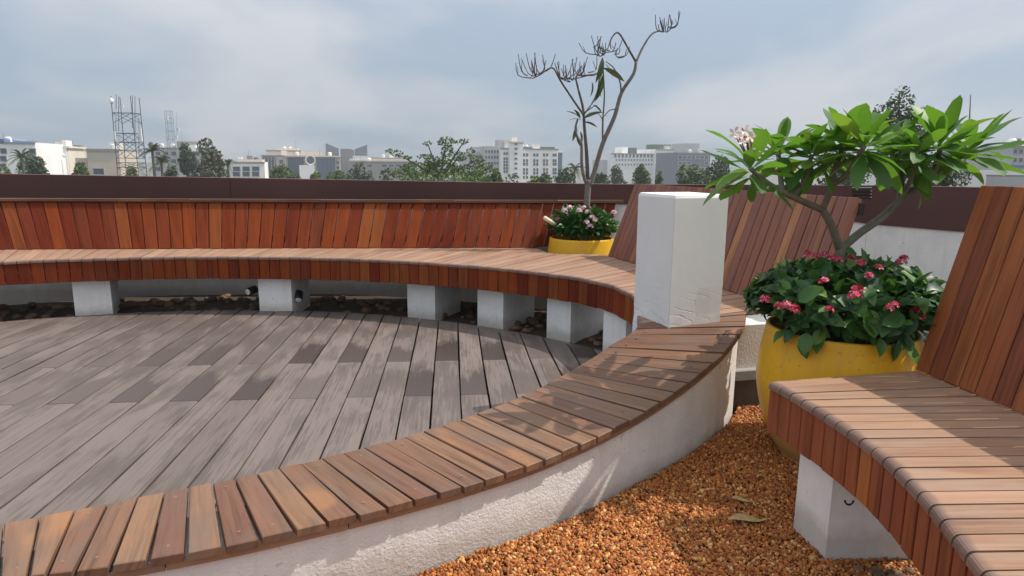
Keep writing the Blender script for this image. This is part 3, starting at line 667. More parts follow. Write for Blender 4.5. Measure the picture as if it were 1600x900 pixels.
# screw plugs at the board ends (too small to pick apart)
pl = MB()
for k in range(NB):
    p, q = ringat((ts[k] + ts[k + 1]) / 2), None
    for f in (0.12, 0.86):
        x = p[0] + (p[2] - p[0]) * f; y = p[1] + (p[3] - p[1]) * f
        for n in range(1): pl.add([(x + 0.0042 * math.cos(a), y + 0.0042 * math.sin(a), p[4] + 0.0008) for a in [i * math.pi / 4 for i in range(8)]], [tuple(range(8))])
pl.build('screw_plugs', plain('plug_timber', (0.24, 0.15, 0.10), 0.85), rw, kind='stuff')
# masonry wall and battens
def ringsheet(inset_o, inset_i, ztop, zbot, name, mat, sub=2, t0=0.0, t1=len(RING) - 1.001, parent=rw):
    V = []; Fc = []; n = int((t1 - t0) * sub)
    for k in range(n + 1):
        r = ringat(t0 + (t1 - t0) * k / n); i_, o_ = Vector((r[0], r[1], 0)), Vector((r[2], r[3], 0)); d = (o_ - i_).normalized()
        po, pi = o_ - d * inset_o, i_ + d * inset_i
        zt = ztop(r) if callable(ztop) else ztop
        V += [(po.x, po.y, zbot), (po.x, po.y, zt), (pi.x, pi.y, zt), (pi.x, pi.y, zbot)]
        if k:
            b = 4 * k
            for m_ in range(4): n_ = (m_ + 1) % 4; Fc.append((b - 4 + m_, b - 4 + n_, b + n_, b + m_))
    Fc += [(0, 1, 2, 3), (4 * n + 3, 4 * n + 2, 4 * n + 1, 4 * n)]
    me = obj(name, V, Fc, mat, parent, True)
    return me
w_ = ringsheet(0.028, 0.10, lambda r: r[4] - 0.048, -0.2, 'wall', M['white_rough'], 4, 0.0, 36.6 + NADD)
es = w_.modifiers.new('edges', 'EDGE_SPLIT'); es.split_angle = R(35)
seg = 4
b0 = 0.0
while b0 < 37.5 + NADD:
    b1 = min(b0 + 5.2, 37.6 + NADD)
    o_ = ringsheet(0.012, 0.36, lambda r: r[4] - 0.0245, 0.0, 'batten', M['batten'], 3, b0, b1 - 0.04)
    vs = o_.data.vertices
    for i in range(0, len(vs), 4):
        zt = vs[i + 1].co.z; vs[i].co.z = zt - 0.022; vs[i + 3].co.z = zt - 0.022
    e_ = o_.modifiers.new('edges', 'EDGE_SPLIT'); e_.split_angle = R(35)
    b0 = b1

# ------------------------------------------------------------------ white column
cA, cB = Vector((0.718, 2.969)), Vector((0.992, 3.08)); cn = Vector((-(cB - cA).y, (cB - cA).x)).normalized() * 0.30
col_ = thing('white_column', 'square white plastered column with scratched base standing in the seat wall', 'column', (0.8, 3.15, -0.1))
V = []; Fc = []
q = [cA, cB, cB + cn, cA + cn]; cc = sum(q, Vector((0, 0))) / 4
loops = [(-0.1, 0, 1), (0.40, 0, 1), (0.452, 0, 1), (0.50, 0, 1), (0.62, 0, 1), (1.035, 0, 1), (1.047, 0.006, 1), (1.05, 0.014, 1)]
pts2 = []
for i in range(4):
    a_, b_ = q[i], q[(i + 1) % 4]
    for f in (0.012, 0.25, 0.5, 0.75, 0.988): pts2.append(a_.lerp(b_, f))
for zi, ins_, _ in loops:
    for i, p in enumerate(pts2):
        pp = p + (cc - p).normalized() * ins_
        jit = 0.0035 * mnoise.noise(Vector((p.x * 9, p.y * 9, zi * 6))) if zi < 1.03 else 0
        corner = i % 5 in (0, 4)
        chip = 0.0
        if 0.39 < zi < 0.51: chip = 0.006 * abs(mnoise.noise(Vector((p.x * 31, p.y * 31, zi * 40))))
        pp = pp + (cc - p).normalized() * (jit + chip); V.append((pp.x, pp.y, zi))
n = len(pts2)
for l in range(len(loops) - 1):
    for i in range(n): j = (i + 1) % n; Fc.append((l * n + i, l * n + j, (l + 1) * n + j, (l + 1) * n + i))
Fc.append(tuple(range((len(loops) - 1) * n, len(loops) * n)))
def colmat():
    m, nt, b, out = newmat('scratched_white_plaster'); tcn = nt.nodes.new('ShaderNodeTexCoord'); ob = tcn.outputs['Object']
    f = noise(nt, ob, 4.0, 5, 0.6); sp = nt.nodes.new('ShaderNodeSeparateXYZ'); nt.links.new(ob, sp.inputs[0])
    c = ramp(nt, f, [(0.3, (0.69, 0.69, 0.685)), (0.6, (0.73, 0.73, 0.725)), (0.75, (0.76, 0.76, 0.755))])
    low = ramp(nt, sp.outputs[2], [(0.50, 1.0), (0.66, 0.0)])
    scr = nt.nodes.new('ShaderNodeTexWave'); scr.inputs['Scale'].default_value = 3.2; scr.inputs['Distortion'].default_value = 9.0; scr.inputs['Detail'].default_value = 3; scr.inputs['Detail Scale'].default_value = 1.6
    nt.links.new(mapped(nt, ob, (1.2, 1.2, 3.2), (0, 0, 0), (0.4, 0.7, 0.3)), scr.inputs['Vector'])
    line = mth(nt, 'MULTIPLY', ramp(nt, scr.outputs['Fac'], [(0.9, 0.0), (0.985, 1.0)]), mth(nt, 'MULTIPLY', low, ramp(nt, noise(nt, ob, 9.0, 2), [(0.45, 0.0), (0.55, 1.0)])))
    c = mixc_(nt, mth(nt, 'MULTIPLY', line, 0.25), c, (0.36, 0.36, 0.37))
    nt.links.new(c, b.inputs['Base Color']); b.inputs['Roughness'].default_value = 0.6; b.inputs['Specular IOR Level'].default_value = 0.3
    hh = mth(nt, 'SUBTRACT', mth(nt, 'MULTIPLY', noise(nt, ob, 30.0, 4), 0.35), mth(nt, 'MULTIPLY', line, 0.6)); bump(nt, b, hh, 0.5, 0.003)
    return m
obj('shaft', V, Fc, colmat(), col_)

# ================================================================== RIGHT BENCH
rb = thing('timber_bench', 'near timber bench at the right edge with rounded seat boards and leaning backrest', 'bench', (1.2, 1.7, -0.05))
mb = MB(); mb.box((1.25, 1.28, SZ - 0.06), (0.50, 1.75, 0.06)); seat_r = mb.build('seat', M['joist'], rb)
mb = MB(); mb.box((1.015, 1.30, SZ - 0.12), (0.03, 1.6, 0.05)); fas_r = mb.build('fascia', M['joist'], rb)
fy = [2.197 - 0.0602 * k for k in range(32)]
def fx(y): return float(np.interp(y, [0.2, 0.6, 1.1, 1.25, 1.38, 1.56, 1.68, 1.79, 1.93, 2.04, 2.16, 2.25], [0.84, 0.845, 0.868, 0.90, 0.93, 0.952, 0.957, 0.950, 0.938, 0.918, 0.898, 0.872]))
def bxr(y): return float(np.interp(y, [0.2, 1.0, 1.9, 2.4], [1.66, 1.625, 1.541, 1.468]))
for k in range(len(fy) - 1):
    y0, y1 = fy[k], fy[k + 1]; g_ = 0.0027
    s0 = 0.145 if k == 0 else 0.028 + 0.10 * max(0, 1 - k / 4.0); s1 = 0.028 + 0.10 * max(0, 1 - (k + 1) / 4.0)
    f0, f1 = Vector((fx(y0), y0 - g_, SZ)), Vector((fx(y1), y1 + g_, SZ)); b0_, b1_ = Vector((bxr(y0 + s0) + 0.01, y0 + s0 - g_, SZ)), Vector((bxr(y1 + s1) + 0.01, y1 + s1 + g_, SZ))
    zj = Vector((0, 0, random.uniform(-0.0012, 0.0012)))
    Vv, Ff, UV = nosed(f1 + zj, b1_ + zj, f0 + zj, b0_ + zj, 0.024, 0.017); o = obj('seat_board', Vv, Ff, M['seat'], seat_r, uvs=UV)
    p0, p1 = Vector((fx(y0) + 0.004, y0 - g_ - 0.0006, SZ - 0.026)), Vector((fx(y1) + 0.004, y1 + g_ + 0.0006, SZ - 0.026)); bt = random.uniform(-0.002, 0.002)
    Vv, Ff, UV = prism((p0, p0 + Vector((0, 0, -FT + 0.026 + bt))), (p1, p1 + Vector((0, 0, -FT + 0.026 + bt))), (0.02, 0, 0), 0.002); obj('fascia_board', Vv, Ff, M['slat_r'], fas_r, uvs=UV)
mbr = MB()
for zf in (0.2, 0.85):
    for (ya, yb_) in ((2.30, 1.3), (1.3, 0.5)):
        mbr.add([(bxr(v) + 0.192 * zf + w, v + 0.05 * zf, BZ + 0.67 * zf + h_) for v in (ya, yb_) for w in (0.036, 0.066) for h_ in (0, 0.06)], [(0, 1, 5, 4), (2, 6, 7, 3), (0, 4, 6, 2), (1, 3, 7, 5), (0, 2, 3, 1), (4, 5, 7, 6)])
back_r = mbr.build('backrest', M['joist'], rb)
by = [2.345 - 0.066 * k for k in range(30)]
for k in range(len(by) - 1):
    y0, y1 = by[k] - 0.0022, by[k + 1] + 0.0022
    tz = 1.120; tx = 0.192; ty = 0.062
    A = (Vector((bxr(y0), y0, BZ)), Vector((bxr(y0) + tx, y0 + ty, tz))); B = (Vector((bxr(y1), y1, BZ)), Vector((bxr(y1) + tx, y1 + ty, tz)))
    nrm = (A[1] - A[0]).cross(B[0] - A[0]).normalized(); nrm = nrm if nrm.x > 0 else -nrm
    jj = nrm * random.uniform(-0.0012, 0.0012)
    Vv, Ff, UV = prism(tuple(p + jj for p in A), tuple(p + jj for p in B), nrm * 0.03, 0.003); obj('backrest_slat', Vv, Ff, M['slat_r'], back_r, uvs=UV)
block('support_block', (0.978, 2.107), (1.010, 1.938), (0.99, 0.02), 0.34, -0.14, SZ - FT + 0.03, M['white'], rb)
block('support_block', (0.93, 0.95), (0.93, 0.78), (1, 0), 0.34, -0.14, SZ - FT + 0.03, M['white'], rb)
hk = MB(); c_ = gp(1327, 782, 0.26); pts = [c_ + Vector((0.012 * math.cos(t), 0, 0.013 * math.sin(t))) for t in [math.pi + i * math.pi / 6 for i in range(7)]]
hk.add(*tube(pts, [0.003] * 7, 6)); hk.build('steel_hook', M['black'], rb)
for i in range(16):                                    # a few stones dumped at the foot of the block
    x_, y_ = 1.06 + random.uniform(0, 0.25), 1.90 - random.uniform(0, 0.1)
    put_stone(x_, y_, gz(x_, y_) + 0.006, random.uniform(0.010, 0.022))

# ================================================================== PLANTERS
def pot(label, c, s, zrim):
    t = thing('planter', label, 'planter', (c[0], c[1], c[2]))
    h = zrim - c[2]
    prof = [(0.0, 0.0), (0.185, 0.0), (0.20, 0.012), (0.245, 0.14 * h), (0.285, 0.32 * h), (0.310, 0.52 * h), (0.314, 0.64 * h), (0.308, 0.78 * h), (0.294, 0.93 * h), (0.290, 0.985 * h), (0.283, h), (0.272, 0.99 * h), (0.272, 0.90 * h), (0.274, 0.8 * h)]
    prof = [(r * s, z) for r, z in prof]
    pp, _ = smoothpath([(r, 0, z) for r, z in prof], [1] * len(prof), 3)
    V, Fc = lathe([(max(p.x, 0.0), p.z) for p in pp], c, 56); obj('pot', V, Fc, M['yellow'], t, True)
    V, Fc = lathe([(0.0, 0.0), (0.15 * s, 0.006), (0.272 * s, 0.0)], (c[0], c[1], c[2] + h * 0.88), 32); obj('soil', V, Fc, M['soil'], t, True)
    return t
NPC = Vector((1.352, 2.655, gz(1.35, 2.65) - 0.01)); NRIM = 0.535
pot('big yellow bulging planter at the end of the right bench', NPC, 1.0, NRIM)
FPC = Vector((0.602, 5.80, -0.18)); FRIM = 0.552
pot('yellow planter in the corner of the far bench', FPC, 0.96, FRIM)

# ---- leaf meshes
def leafmesh(name, L, Wd, mat, tipw=0.62, fold=0.18, droop=0.25, seg=6, wave=0.0, seed=0, blunt=0.8):
    rr = random.Random(seed); V = []; Fc = []
    for i in range(seg + 1):
        t = i / seg
        w = Wd * (math.sin(math.pi * min(1, t ** (tipw) * 0.995)) ** blunt) if 0 < t < 1 else 0.0012
        if t == 0: w = 0.004 * L / 0.2
        x = t * L; z = -droop * L * t * t
        wv = wave * math.sin(t * 9 + seed)
        V += [(x, -w, z + fold * w + wv * w), (x, 0, z), (x, w, z + fold * w - wv * w)]
        if i:
            b = 3 * i; Fc += [(b - 3, b, b + 1, b - 2), (b - 2, b + 1, b + 2, b - 1)]
    return mk(name, V, Fc, mat, True)
PL = [leafmesh('leaf', 1.0, 0.150 + 0.014 * (k % 3), M['pleaf'], 1.4, 0.22, (0.05, 0.16, 0.28, 0.42, -0.06)[k], 9, 0.12, k, 0.62) for k in range(5)]
BL = [leafmesh('leaf', 1.0, 0.29 + 0.03 * (k % 2), M['bleaf'], 0.9, 0.3, (0.1, 0.25, 0.4)[k], 5, 0.15, k + 10) for k in range(3)]
OL = [leafmesh('leaf', 1.0, 0.13, M['olive_leaf'], 0.9, 0.35, 0.35, 5, 0.1, k + 20) for k in range(2)]
def frame(d, up=Vector((0, 0, 1)), roll=0.0):
    x = Vector(d).normalized(); y = up.cross(x)
    if y.length < 1e-4: y = Vector((0, 1, 0))
    y.normalize(); z = x.cross(y); m = Matrix(((x.x, y.x, z.x), (x.y, y.y, z.y), (x.z, y.z, z.z))).to_4x4()
    return m @ Matrix.Rotation(roll, 4, 'X')
def putleaf(meshes, p, d, s, parent, roll=0.0, name='leaf', up=Vector((0, 0, 1))):
    return link(name, random.choice(meshes), parent, Matrix.Translation(p) @ frame(d, up, roll) @ Matrix.Diagonal((s, s, s, 1)))

# ---- flowering bushes
def floret_cluster(mb, c, r, n, pet=0.006):
    for k in range(n):
        d = Vector((random.gauss(0, 1), random.gauss(0, 1), abs(random.gauss(0, 0.8)) + 0.2)).normalized(); p = Vector(c) + d * r * random.uniform(0.75, 1.05)
        fm = frame(d); 
        for j in range(5):
            a = j * 2 * math.pi / 5 + k; u = fm.to_3x3() @ Vector((0.15, math.cos(a), math.sin(a))); v = fm.to_3x3() @ Vector((0.1, -math.sin(a), math.cos(a)))
            mb.add([p, p + u * pet * 0.7 + v * pet * 0.4, p + u * pet * 1.35, p + u * pet * 0.7 - v * pet * 0.4], [(0, 1, 2, 3)])
bush = thing('flowering_bush', 'dense green bush with crimson flower clusters in the big yellow planter', 'bush', (NPC.x, NPC.y, NRIM - 0.06))
def bush_surf(c, rx, ry, z0, z1):
    """random point on an uneven dome, with its outward direction"""
    a = random.uniform(0, 2 * math.pi); e = math.asin(random.uniform(-0.28, 0.98))
    d = Vector((math.cos(a) * math.cos(e), math.sin(a) * math.cos(e), math.sin(e)))
    k = (1 - 0.75 * max(0.0, 0.12 - d.z)) * (1 + 0.16 * mnoise.noise(Vector((d.x * 2.3, d.y * 2.3, d.z * 2.3 + c[0]))))
    p = Vector((c[0] + d.x * rx * k, c[1] + d.y * ry * k, z0 + (max(d.z, -0.4)) * (z1 - z0) * k))
    return p, d
BC = Vector((NPC.x + 0.008, NPC.y, 0)); leafcount = 0
stems = MB()
for i in range(60):
    p, d = bush_surf(BC, 0.36, 0.34, 0.57, 0.79)
    stems.add(*tube([Vector((BC.x + random.uniform(-0.15, 0.15), BC.y + random.uniform(-0.15, 0.15), NRIM - 0.06)), (Vector((BC.x, BC.y, 0.62)) + p) / 2, p], [0.004, 0.003, 0.0015], 4))
stems.build('stems', M['bark_green'], bush, kind='stuff')
tries = 0
while leafcount < 280 and tries < 5000:
    tries += 1
    p, d = bush_surf(BC, 0.395, 0.36, 0.615, 0.825)
    if d.z < -0.2: continue
    if d.y > 0.35 and random.random() < 0.75: continue
    if p.z < NRIM + 0.01 and (Vector((p.x - NPC.x, p.y - NPC.y))).length < 0.31: continue
    for j in range(random.choice((1, 2, 3))):
        rv = Vector((random.gauss(0, 1), random.gauss(0, 1), random.gauss(-0.25, 0.8))); rv -= d * rv.dot(d)
        dd_ = (rv.normalized() + d * random.uniform(0.15, 0.7)).normalized(); sz = random.uniform(0.065, 0.112)
        putleaf(BL, p - d * random.uniform(0, 0.05) - dd_ * sz * 0.4, dd_, sz, bush, random.uniform(-0.4, 0.4), up=(d + Vector((0, 0, 0.6))).normalized()); leafcount += 1
for k in range(15):                                    # shoots hanging over the rim
    a = random.choice((random.uniform(-2.9, -2.2), random.uniform(-1.0, -0.4), random.uniform(-2.2, -1.0))); r_ = random.uniform(0.27, 0.315)
    p = Vector((NPC.x + r_ * math.cos(a), NPC.y + r_ * math.sin(a), NRIM + random.uniform(0.0, 0.04))); o_ = Vector((math.cos(a), math.sin(a), 0))
    putleaf(BL, p, (o_ * 0.7 + Vector((random.gauss(0, 0.3), 0, -0.75))).normalized(), random.uniform(0.06, 0.095), bush, random.uniform(-0.5, 0.5), up=(o_ + Vector((0, 0, 0.5))).normalized())
def leafstuff(name, n, mat, surf, smin, smax, parent, seg=3, wd=0.27, depth=0.5):
    mb = MB()
    for i in range(n):
        p, d = surf(); dd_ = (d + Vector((random.gauss(0, 0.55), random.gauss(0, 0.55), random.gauss(0, 0.45)))).normalized()
        fm = frame(dd_, roll=random.uniform(-0.8, 0.8)).to_3x3(); s = random.uniform(smin, smax)
        P = [fm @ Vector((x * s, y * s * wd / 0.27, z * s)) + p for x, y, z in ((0, 0, 0), (0.35, -0.25, 0.06), (0.75, -0.2, 0.0), (1.0, 0, -0.15), (0.75, 0.2, 0.0), (0.35, 0.25, 0.06), (0.5, 0, -0.04))]
        mb.add(P, [(0, 1, 6), (1, 2, 6), (2, 3, 6), (3, 4, 6), (4, 5, 6), (5, 0, 6)])
    return mb.build(name, mat, parent, True, 'stuff')
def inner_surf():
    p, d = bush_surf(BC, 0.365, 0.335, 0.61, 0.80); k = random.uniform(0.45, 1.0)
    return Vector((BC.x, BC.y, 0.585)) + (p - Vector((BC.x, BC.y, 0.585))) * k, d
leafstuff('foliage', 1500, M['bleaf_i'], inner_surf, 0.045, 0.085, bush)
for (px, py, Y) in ((1288, 443, 2.30), (1340, 455, 2.28), (1217, 480, 2.33), (1296, 485, 2.27), (1397, 478, 2.3), (1440, 496, 2.36), (1358, 432, 2.40), (1408, 412, 2.62), (1330, 405, 2.70), (1275, 402, 2.72), (1240, 486, 2.30), (1195, 470, 2.40), (1310, 408, 2.55), (1262, 398, 2.8), (1335, 465, 2.27), (1300, 403, 2.6), (1345, 412, 2.5), (1402, 425, 2.55), (1372, 420, 2.45), (1228, 478, 2.31), (1412, 405, 2.64), (1288, 400, 2.62), (1390, 482, 2.29), (1430, 488, 2.36)):
    mb = MB(); floret_cluster(mb, at(px, py, Y), random.uniform(0.013, 0.025), random.choice((9, 14, 18)), 0.0085); mb.build('flower_cluster', M['pink'], bush)

fb = thing('flowering_bush', 'small leafy bush with pale pink flowers in the far corner planter', 'bush', (FPC.x, FPC.y, FRIM - 0.06))
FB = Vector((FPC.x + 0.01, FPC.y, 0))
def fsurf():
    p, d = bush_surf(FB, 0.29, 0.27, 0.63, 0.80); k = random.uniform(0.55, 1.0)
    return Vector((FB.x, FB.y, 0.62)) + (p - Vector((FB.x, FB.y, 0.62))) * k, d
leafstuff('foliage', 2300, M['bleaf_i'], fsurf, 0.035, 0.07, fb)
for (px, py, Y) in ((890, 325, 5.65), (905, 330, 5.6), (918, 332, 5.6), (925, 340, 5.55), (916, 348, 5.52), (922, 354, 5.52), (882, 330, 5.6), (912, 326, 5.7), (959, 333, 5.7), (930, 345, 5.5)):
    mb = MB(); floret_cluster(mb, at(px, py, Y), 0.022, 14, 0.012); mb.build('flower_cluster', M['palepink'], fb)
mb = MB(); floret_cluster(mb, at(871, 342, 5.6), 0.012, 8, 0.01); mb.build('red_flower', M['pink'], fb)
V, Fc = tube([at(851, 340, 5.55), at(861, 347, 5.6), at(868, 352, 5.72)], [0.016, 0.017, 0.017], 10); o = obj('pipe_end', V, Fc, M['cream'], None, True); tag(o, 'short cream pipe end sticking out of the far planter', 'pipe')

# ---- plumeria tree
pt_ = thing('plumeria_tree', 'leafy plumeria with big green leaves rising from the big yellow planter', 'tree', (NPC.x, NPC.y, NRIM - 0.06))
def limb(pts, rad, parent, name='branch', mat=None, n=9):
    p, r = smoothpath(pts, rad, 4); V, Fc = tube(p, r, n); return obj(name, V, Fc, mat or M['bark_green'], parent, True)
Y0 = 2.64
base = at(1308, 470, Y0); base.z = NRIM - 0.07; fork = at(1313, 385, Y0)
limb([base, at(1311, 412, Y0), fork + Vector((0, 0, 0.01))], [0.023, 0.021, 0.019], pt_, 'trunk')
f2 = at(1285, 328, Y0 - 0.03)
limb([fork - Vector((0, 0, 0.012)), at(1299, 352, Y0 - 0.02), f2], [0.018, 0.0155, 0.0145], pt_)
tA = at(1172, 262, Y0 - 0.1); tB = at(1318, 228, Y0 - 0.02); tC = at(1216, 238, Y0 + 0.12)
limb([f2, at(1240, 308, Y0 - 0.06), at(1200, 287, Y0 - 0.09), tA], [0.0135, 0.0125, 0.011, 0.0095], pt_)
limb([f2, at(1297, 298, Y0 - 0.05), at(1303, 268, Y0 - 0.06), tB], [0.013, 0.012, 0.011, 0.0095], pt_)
limb([at(1222, 298, Y0 - 0.07), at(1219, 270, Y0 + 0.02), tC], [0.011, 0.010, 0.009], pt_)
j2 = at(1405, 315, Y0 + 0.05); j3 = at(1438, 290, Y0 + 0.07)
tD = at(1470, 225, Y0 + 0.02); tE = at(1398, 240, Y0 + 0.12); tF = at(1515, 232, Y0 + 0.15)
limb([fork - Vector((0, 0, 0.012)), at(1345, 363, Y0 + 0.02), at(1378, 340, Y0 + 0.04), j2, j3], [0.018, 0.016, 0.0155, 0.0145, 0.013], pt_)
limb([j3, at(1462, 262, Y0 + 0.06), tD], [0.012, 0.0105, 0.0095], pt_)
limb([j2, at(1408, 278, Y0 + 0.09), tE], [0.012, 0.011, 0.0095], pt_)
limb([j3, at(1478, 262, Y0 + 0.12), tF], [0.0115, 0.010, 0.009], pt_)
tG = at(1352, 226, Y0 - 0.16)
limb([at(1300, 290, Y0 - 0.05), at(1325, 270, Y0 - 0.11), tG], [0.010, 0.0095, 0.009], pt_)
def rosette(tip, n, smin, smax, axis=Vector((0, 0, 1)), emin=-25, emax=70):
    n = int(n * 1.28)
    ph = random.uniform(0, 6.28)
    for k in range(n):
        a = ph + k * 2.39996; e = R(emax + 4 + (emin - emax) * ((k + random.random()) / n))
        d = Vector((math.cos(a) * math.cos(e), math.sin(a) * math.cos(e), math.sin(e))) + axis * 0.15
        s = random.uniform(smin, smax) * (0.68 if e > R(60) else 0.86)
        putleaf(PL, tip + Vector((0, 0, -0.035 * k / n)) + d * 0.012, d.normalized(), s, pt_, random.uniform(-0.45, 0.45))
rosette(tA, 15, 0.17, 0.23, Vector((-0.5, -0.2, 0.6)), -42, 56)
rosette(tB, 24, 0.17, 0.245, Vector((0, 0, 0.5)), -46, 66)
rosette(tC, 18, 0.17, 0.235, Vector((0, 0, 0.5)), -46, 64)
rosette(tD, 22, 0.17, 0.25, Vector((0.1, 0, 0.5)), -46, 66)
rosette(tE, 20, 0.165, 0.23, Vector((0, 0, 0.5)), -46, 66)
rosette(tF, 18, 0.18, 0.27, Vector((0.5, 0, 0.4)), -38, 54)
rosette(tG, 20, 0.165, 0.235, Vector((0, -0.3, 0.5)), -44, 60)
rosette(at(1268, 240, Y0 - 0.02), 15, 0.15, 0.21, Vector((0, -0.2, 0.2)), -38, 50)
rosette(at(1432, 238, Y0 - 0.02), 15, 0.15, 0.22, Vector((0, -0.2, 0.2)), -38, 50)
limb([at(1240, 306, Y0 - 0.06), at(1258, 280, Y0 - 0.04), at(1268, 242, Y0 - 0.02)], [0.009, 0.0085, 0.008], pt_)
limb([j2, at(1424, 278, Y0 + 0.01), at(1432, 240, Y0 - 0.02)], [0.010, 0.009, 0.008], pt_)
for (px, py, Y, dx, dy, dz, s) in ((1437, 302, 2.66, 0.35, -0.1, -0.9, 0.062), (1436, 301, 2.68, 0.95, -0.1, -0.25, 0.075), (1176, 283, 2.5, -0.1, -0.2, -1, 0.075), (1162, 280, 2.5, -0.35, -0.2, -1, 0.06), (1415, 296, 2.66, -0.8, -0.3, 0.2, 0.06)):
    l = putleaf(PL, at(px, py, Y), Vector((dx, dy, dz)), s, pt_); l.scale = (s, s * 1.5, s)
# flower head: pale petals and reddish stalks
mb = MB()
for (px, py) in ((1165, 205), (1155, 212), (1172, 214), (1184, 228), (1148, 208), (1160, 222)):
    c_ = at(px, py, 2.5); fm = frame(Vector((random.uniform(-0.5, 0.5), -0.8, random.uniform(0, 0.8)))).to_3x3(); s = 0.02
    for j in range(5):
        a = j * 1.2566; u = fm @ Vector((0.25, math.cos(a), math.sin(a))); v = fm @ Vector((0, -math.sin(a), math.cos(a)))
        mb.add([c_, c_ + u * s * 0.6 + v * s * 0.32, c_ + u * s * 1.15 + v * s * 0.2, c_ + u * s * 1.2 - v * s * 0.2, c_ + u * s * 0.6 - v * s * 0.25], [(0, 1, 2, 3, 4)])
mb.build('flower', M['plum_fl'], pt_)
mb = MB()
for (px, py) in ((1165, 208), (1155, 215), (1173, 216), (1182, 230), (1149, 212), (1160, 200)):
    mb.add(*tube([tA, tA.lerp(at(px, py, 2.5), 0.5) + Vector((0.005, 0, 0)), at(px, py, 2.5)], [0.004, 0.003, 0.002], 5))
mb.build('flower_stalks', plain('reddish_stalk', (0.25, 0.10, 0.06), 0.7), pt_, kind='stuff')

# ---- bare tree in the far planter
dt = thing('bare_tree', 'tall thin nearly leafless tree with dry twig tips in the far corner planter', 'tree', (FPC.x, FPC.y, FRIM - 0.06))
def cp(x, y, dY=0.0): return at(780 + x / 2.726, y / 2.726, 5.85 + dY)
tb = cp(370, 1010); tb.z = FRIM - 0.07
limb([tb, cp(372, 900), cp(376, 830), cp(381, 765)], [0.030, 0.028, 0.027, 0.026], dt, 'trunk', M['bark'])
PX = 0.0021
def dl(pts, r0, r1, dY0=0.0, dY1=0.0, mat='bark'):
    n = len(pts); return limb([cp(x, y, dY0 + (dY1 - dY0) * i / (n - 1)) for i, (x, y) in enumerate(pts)], [r0 + (r1 - r0) * i / (n - 1) for i in range(n)], dt, 'branch', M[mat], 7)
dl([(376, 790), (362, 755), (352, 700), (350, 615), (332, 582), (325, 545), (335, 505)], 0.017, 0.008, 0, -0.12)
dl([(378, 785), (372, 650), (363, 540), (357, 460), (338, 385), (325, 330)], 0.018, 0.007, 0, 0.05, 'bark_dark')
dl([(360, 490), (318, 430), (262, 345), (232, 292), (205, 296), (175, 318), (140, 335)], 0.010, 0.004, 0.02, -0.1, 'bark_dark')
dl([(362, 485), (396, 440), (418, 390), (426, 345), (436, 290)], 0.008, 0.005, 0.03, 0.15)
dl([(384, 790), (405, 735), (440, 615), (492, 495), (521, 395), (572, 315), (583, 262)], 0.024, 0.012, 0, 0.05)
dl([(583, 265), (546, 200), (508, 140), (480, 160), (463, 205), (440, 220)], 0.010, 0.004, 0.05, -0.1, 'bark_dark')
dl([(583, 265), (610, 205), (650, 145), (690, 130)], 0.011, 0.006, 0.05, 0.15)
dl([(519, 400), (515, 350), (490, 292), (455, 262)], 0.008, 0.004, 0.04, -0.08)
dl([(441, 612), (441, 520), (448, 400), (440, 250)], 0.009, 0.005, 0.02, -0.05)
dl([(498, 465), (470, 470), (448, 495)], 0.006, 0.004, 0.02, -0.03)
dl([(365, 480), (400, 455), (418, 448)], 0.005, 0.003, 0.02, -0.04)
mb = MB()
def twigs(path, n, lmin, lmax, spread=0.35, lean=(0, 0, 1)):
    for k in range(n):
        t = random.random() * (len(path) - 1); i = min(int(t), len(path) - 2); f = t - i
        x = path[i][0] * (1 - f) + path[i + 1][0] * f; y = path[i][1] * (1 - f) + path[i + 1][1] * f
        p0 = cp(x, y, random.uniform(-0.06, 0.06)); L = random.uniform(lmin, lmax)
        side_ = Vector((random.gauss(0, spread), random.gauss(0, spread), 0))
        p1 = p0 + (side_ * 1.3 + Vector(lean) * 0.25) * L * 0.5; p2 = p1 + (side_ * 0.5 + Vector(lean)) * L * 0.5 + Vector((random.gauss(0, 0.1), 0, 0)) * L
        p, r = smoothpath([p0, p1, p2], [0.0048, 0.004, 0.003], 3); mb.add(*tube(p, r, 5))
        if random.random() < 0.6: mb.add(*tube([p1, p1 + Vector((random.gauss(0, 0.4), random.gauss(0, 0.3), 0.8)).normalized() * L * 0.35], [0.003, 0.0022], 5))
twigs([(118, 320), (140, 335), (190, 300)], 13, 0.10, 0.30)
twigs([(240, 320), (300, 350), (340, 325), (400, 300)], 20, 0.10, 0.27, 0.5)
twigs([(300, 345), (340, 330), (410, 315)], 6, 0.1, 0.2, 0.7, (0.6, 0, 0.4))
twigs([(400, 200), (430, 240), (470, 215)], 13, 0.10, 0.20)
twigs([(470, 190), (500, 250), (515, 240)], 6, 0.08, 0.13)
twigs([(685, 135), (715, 138), (740, 115)], 13, 0.10, 0.24, 0.22)
mb.build('twigs', M['twig'], dt, kind='stuff')
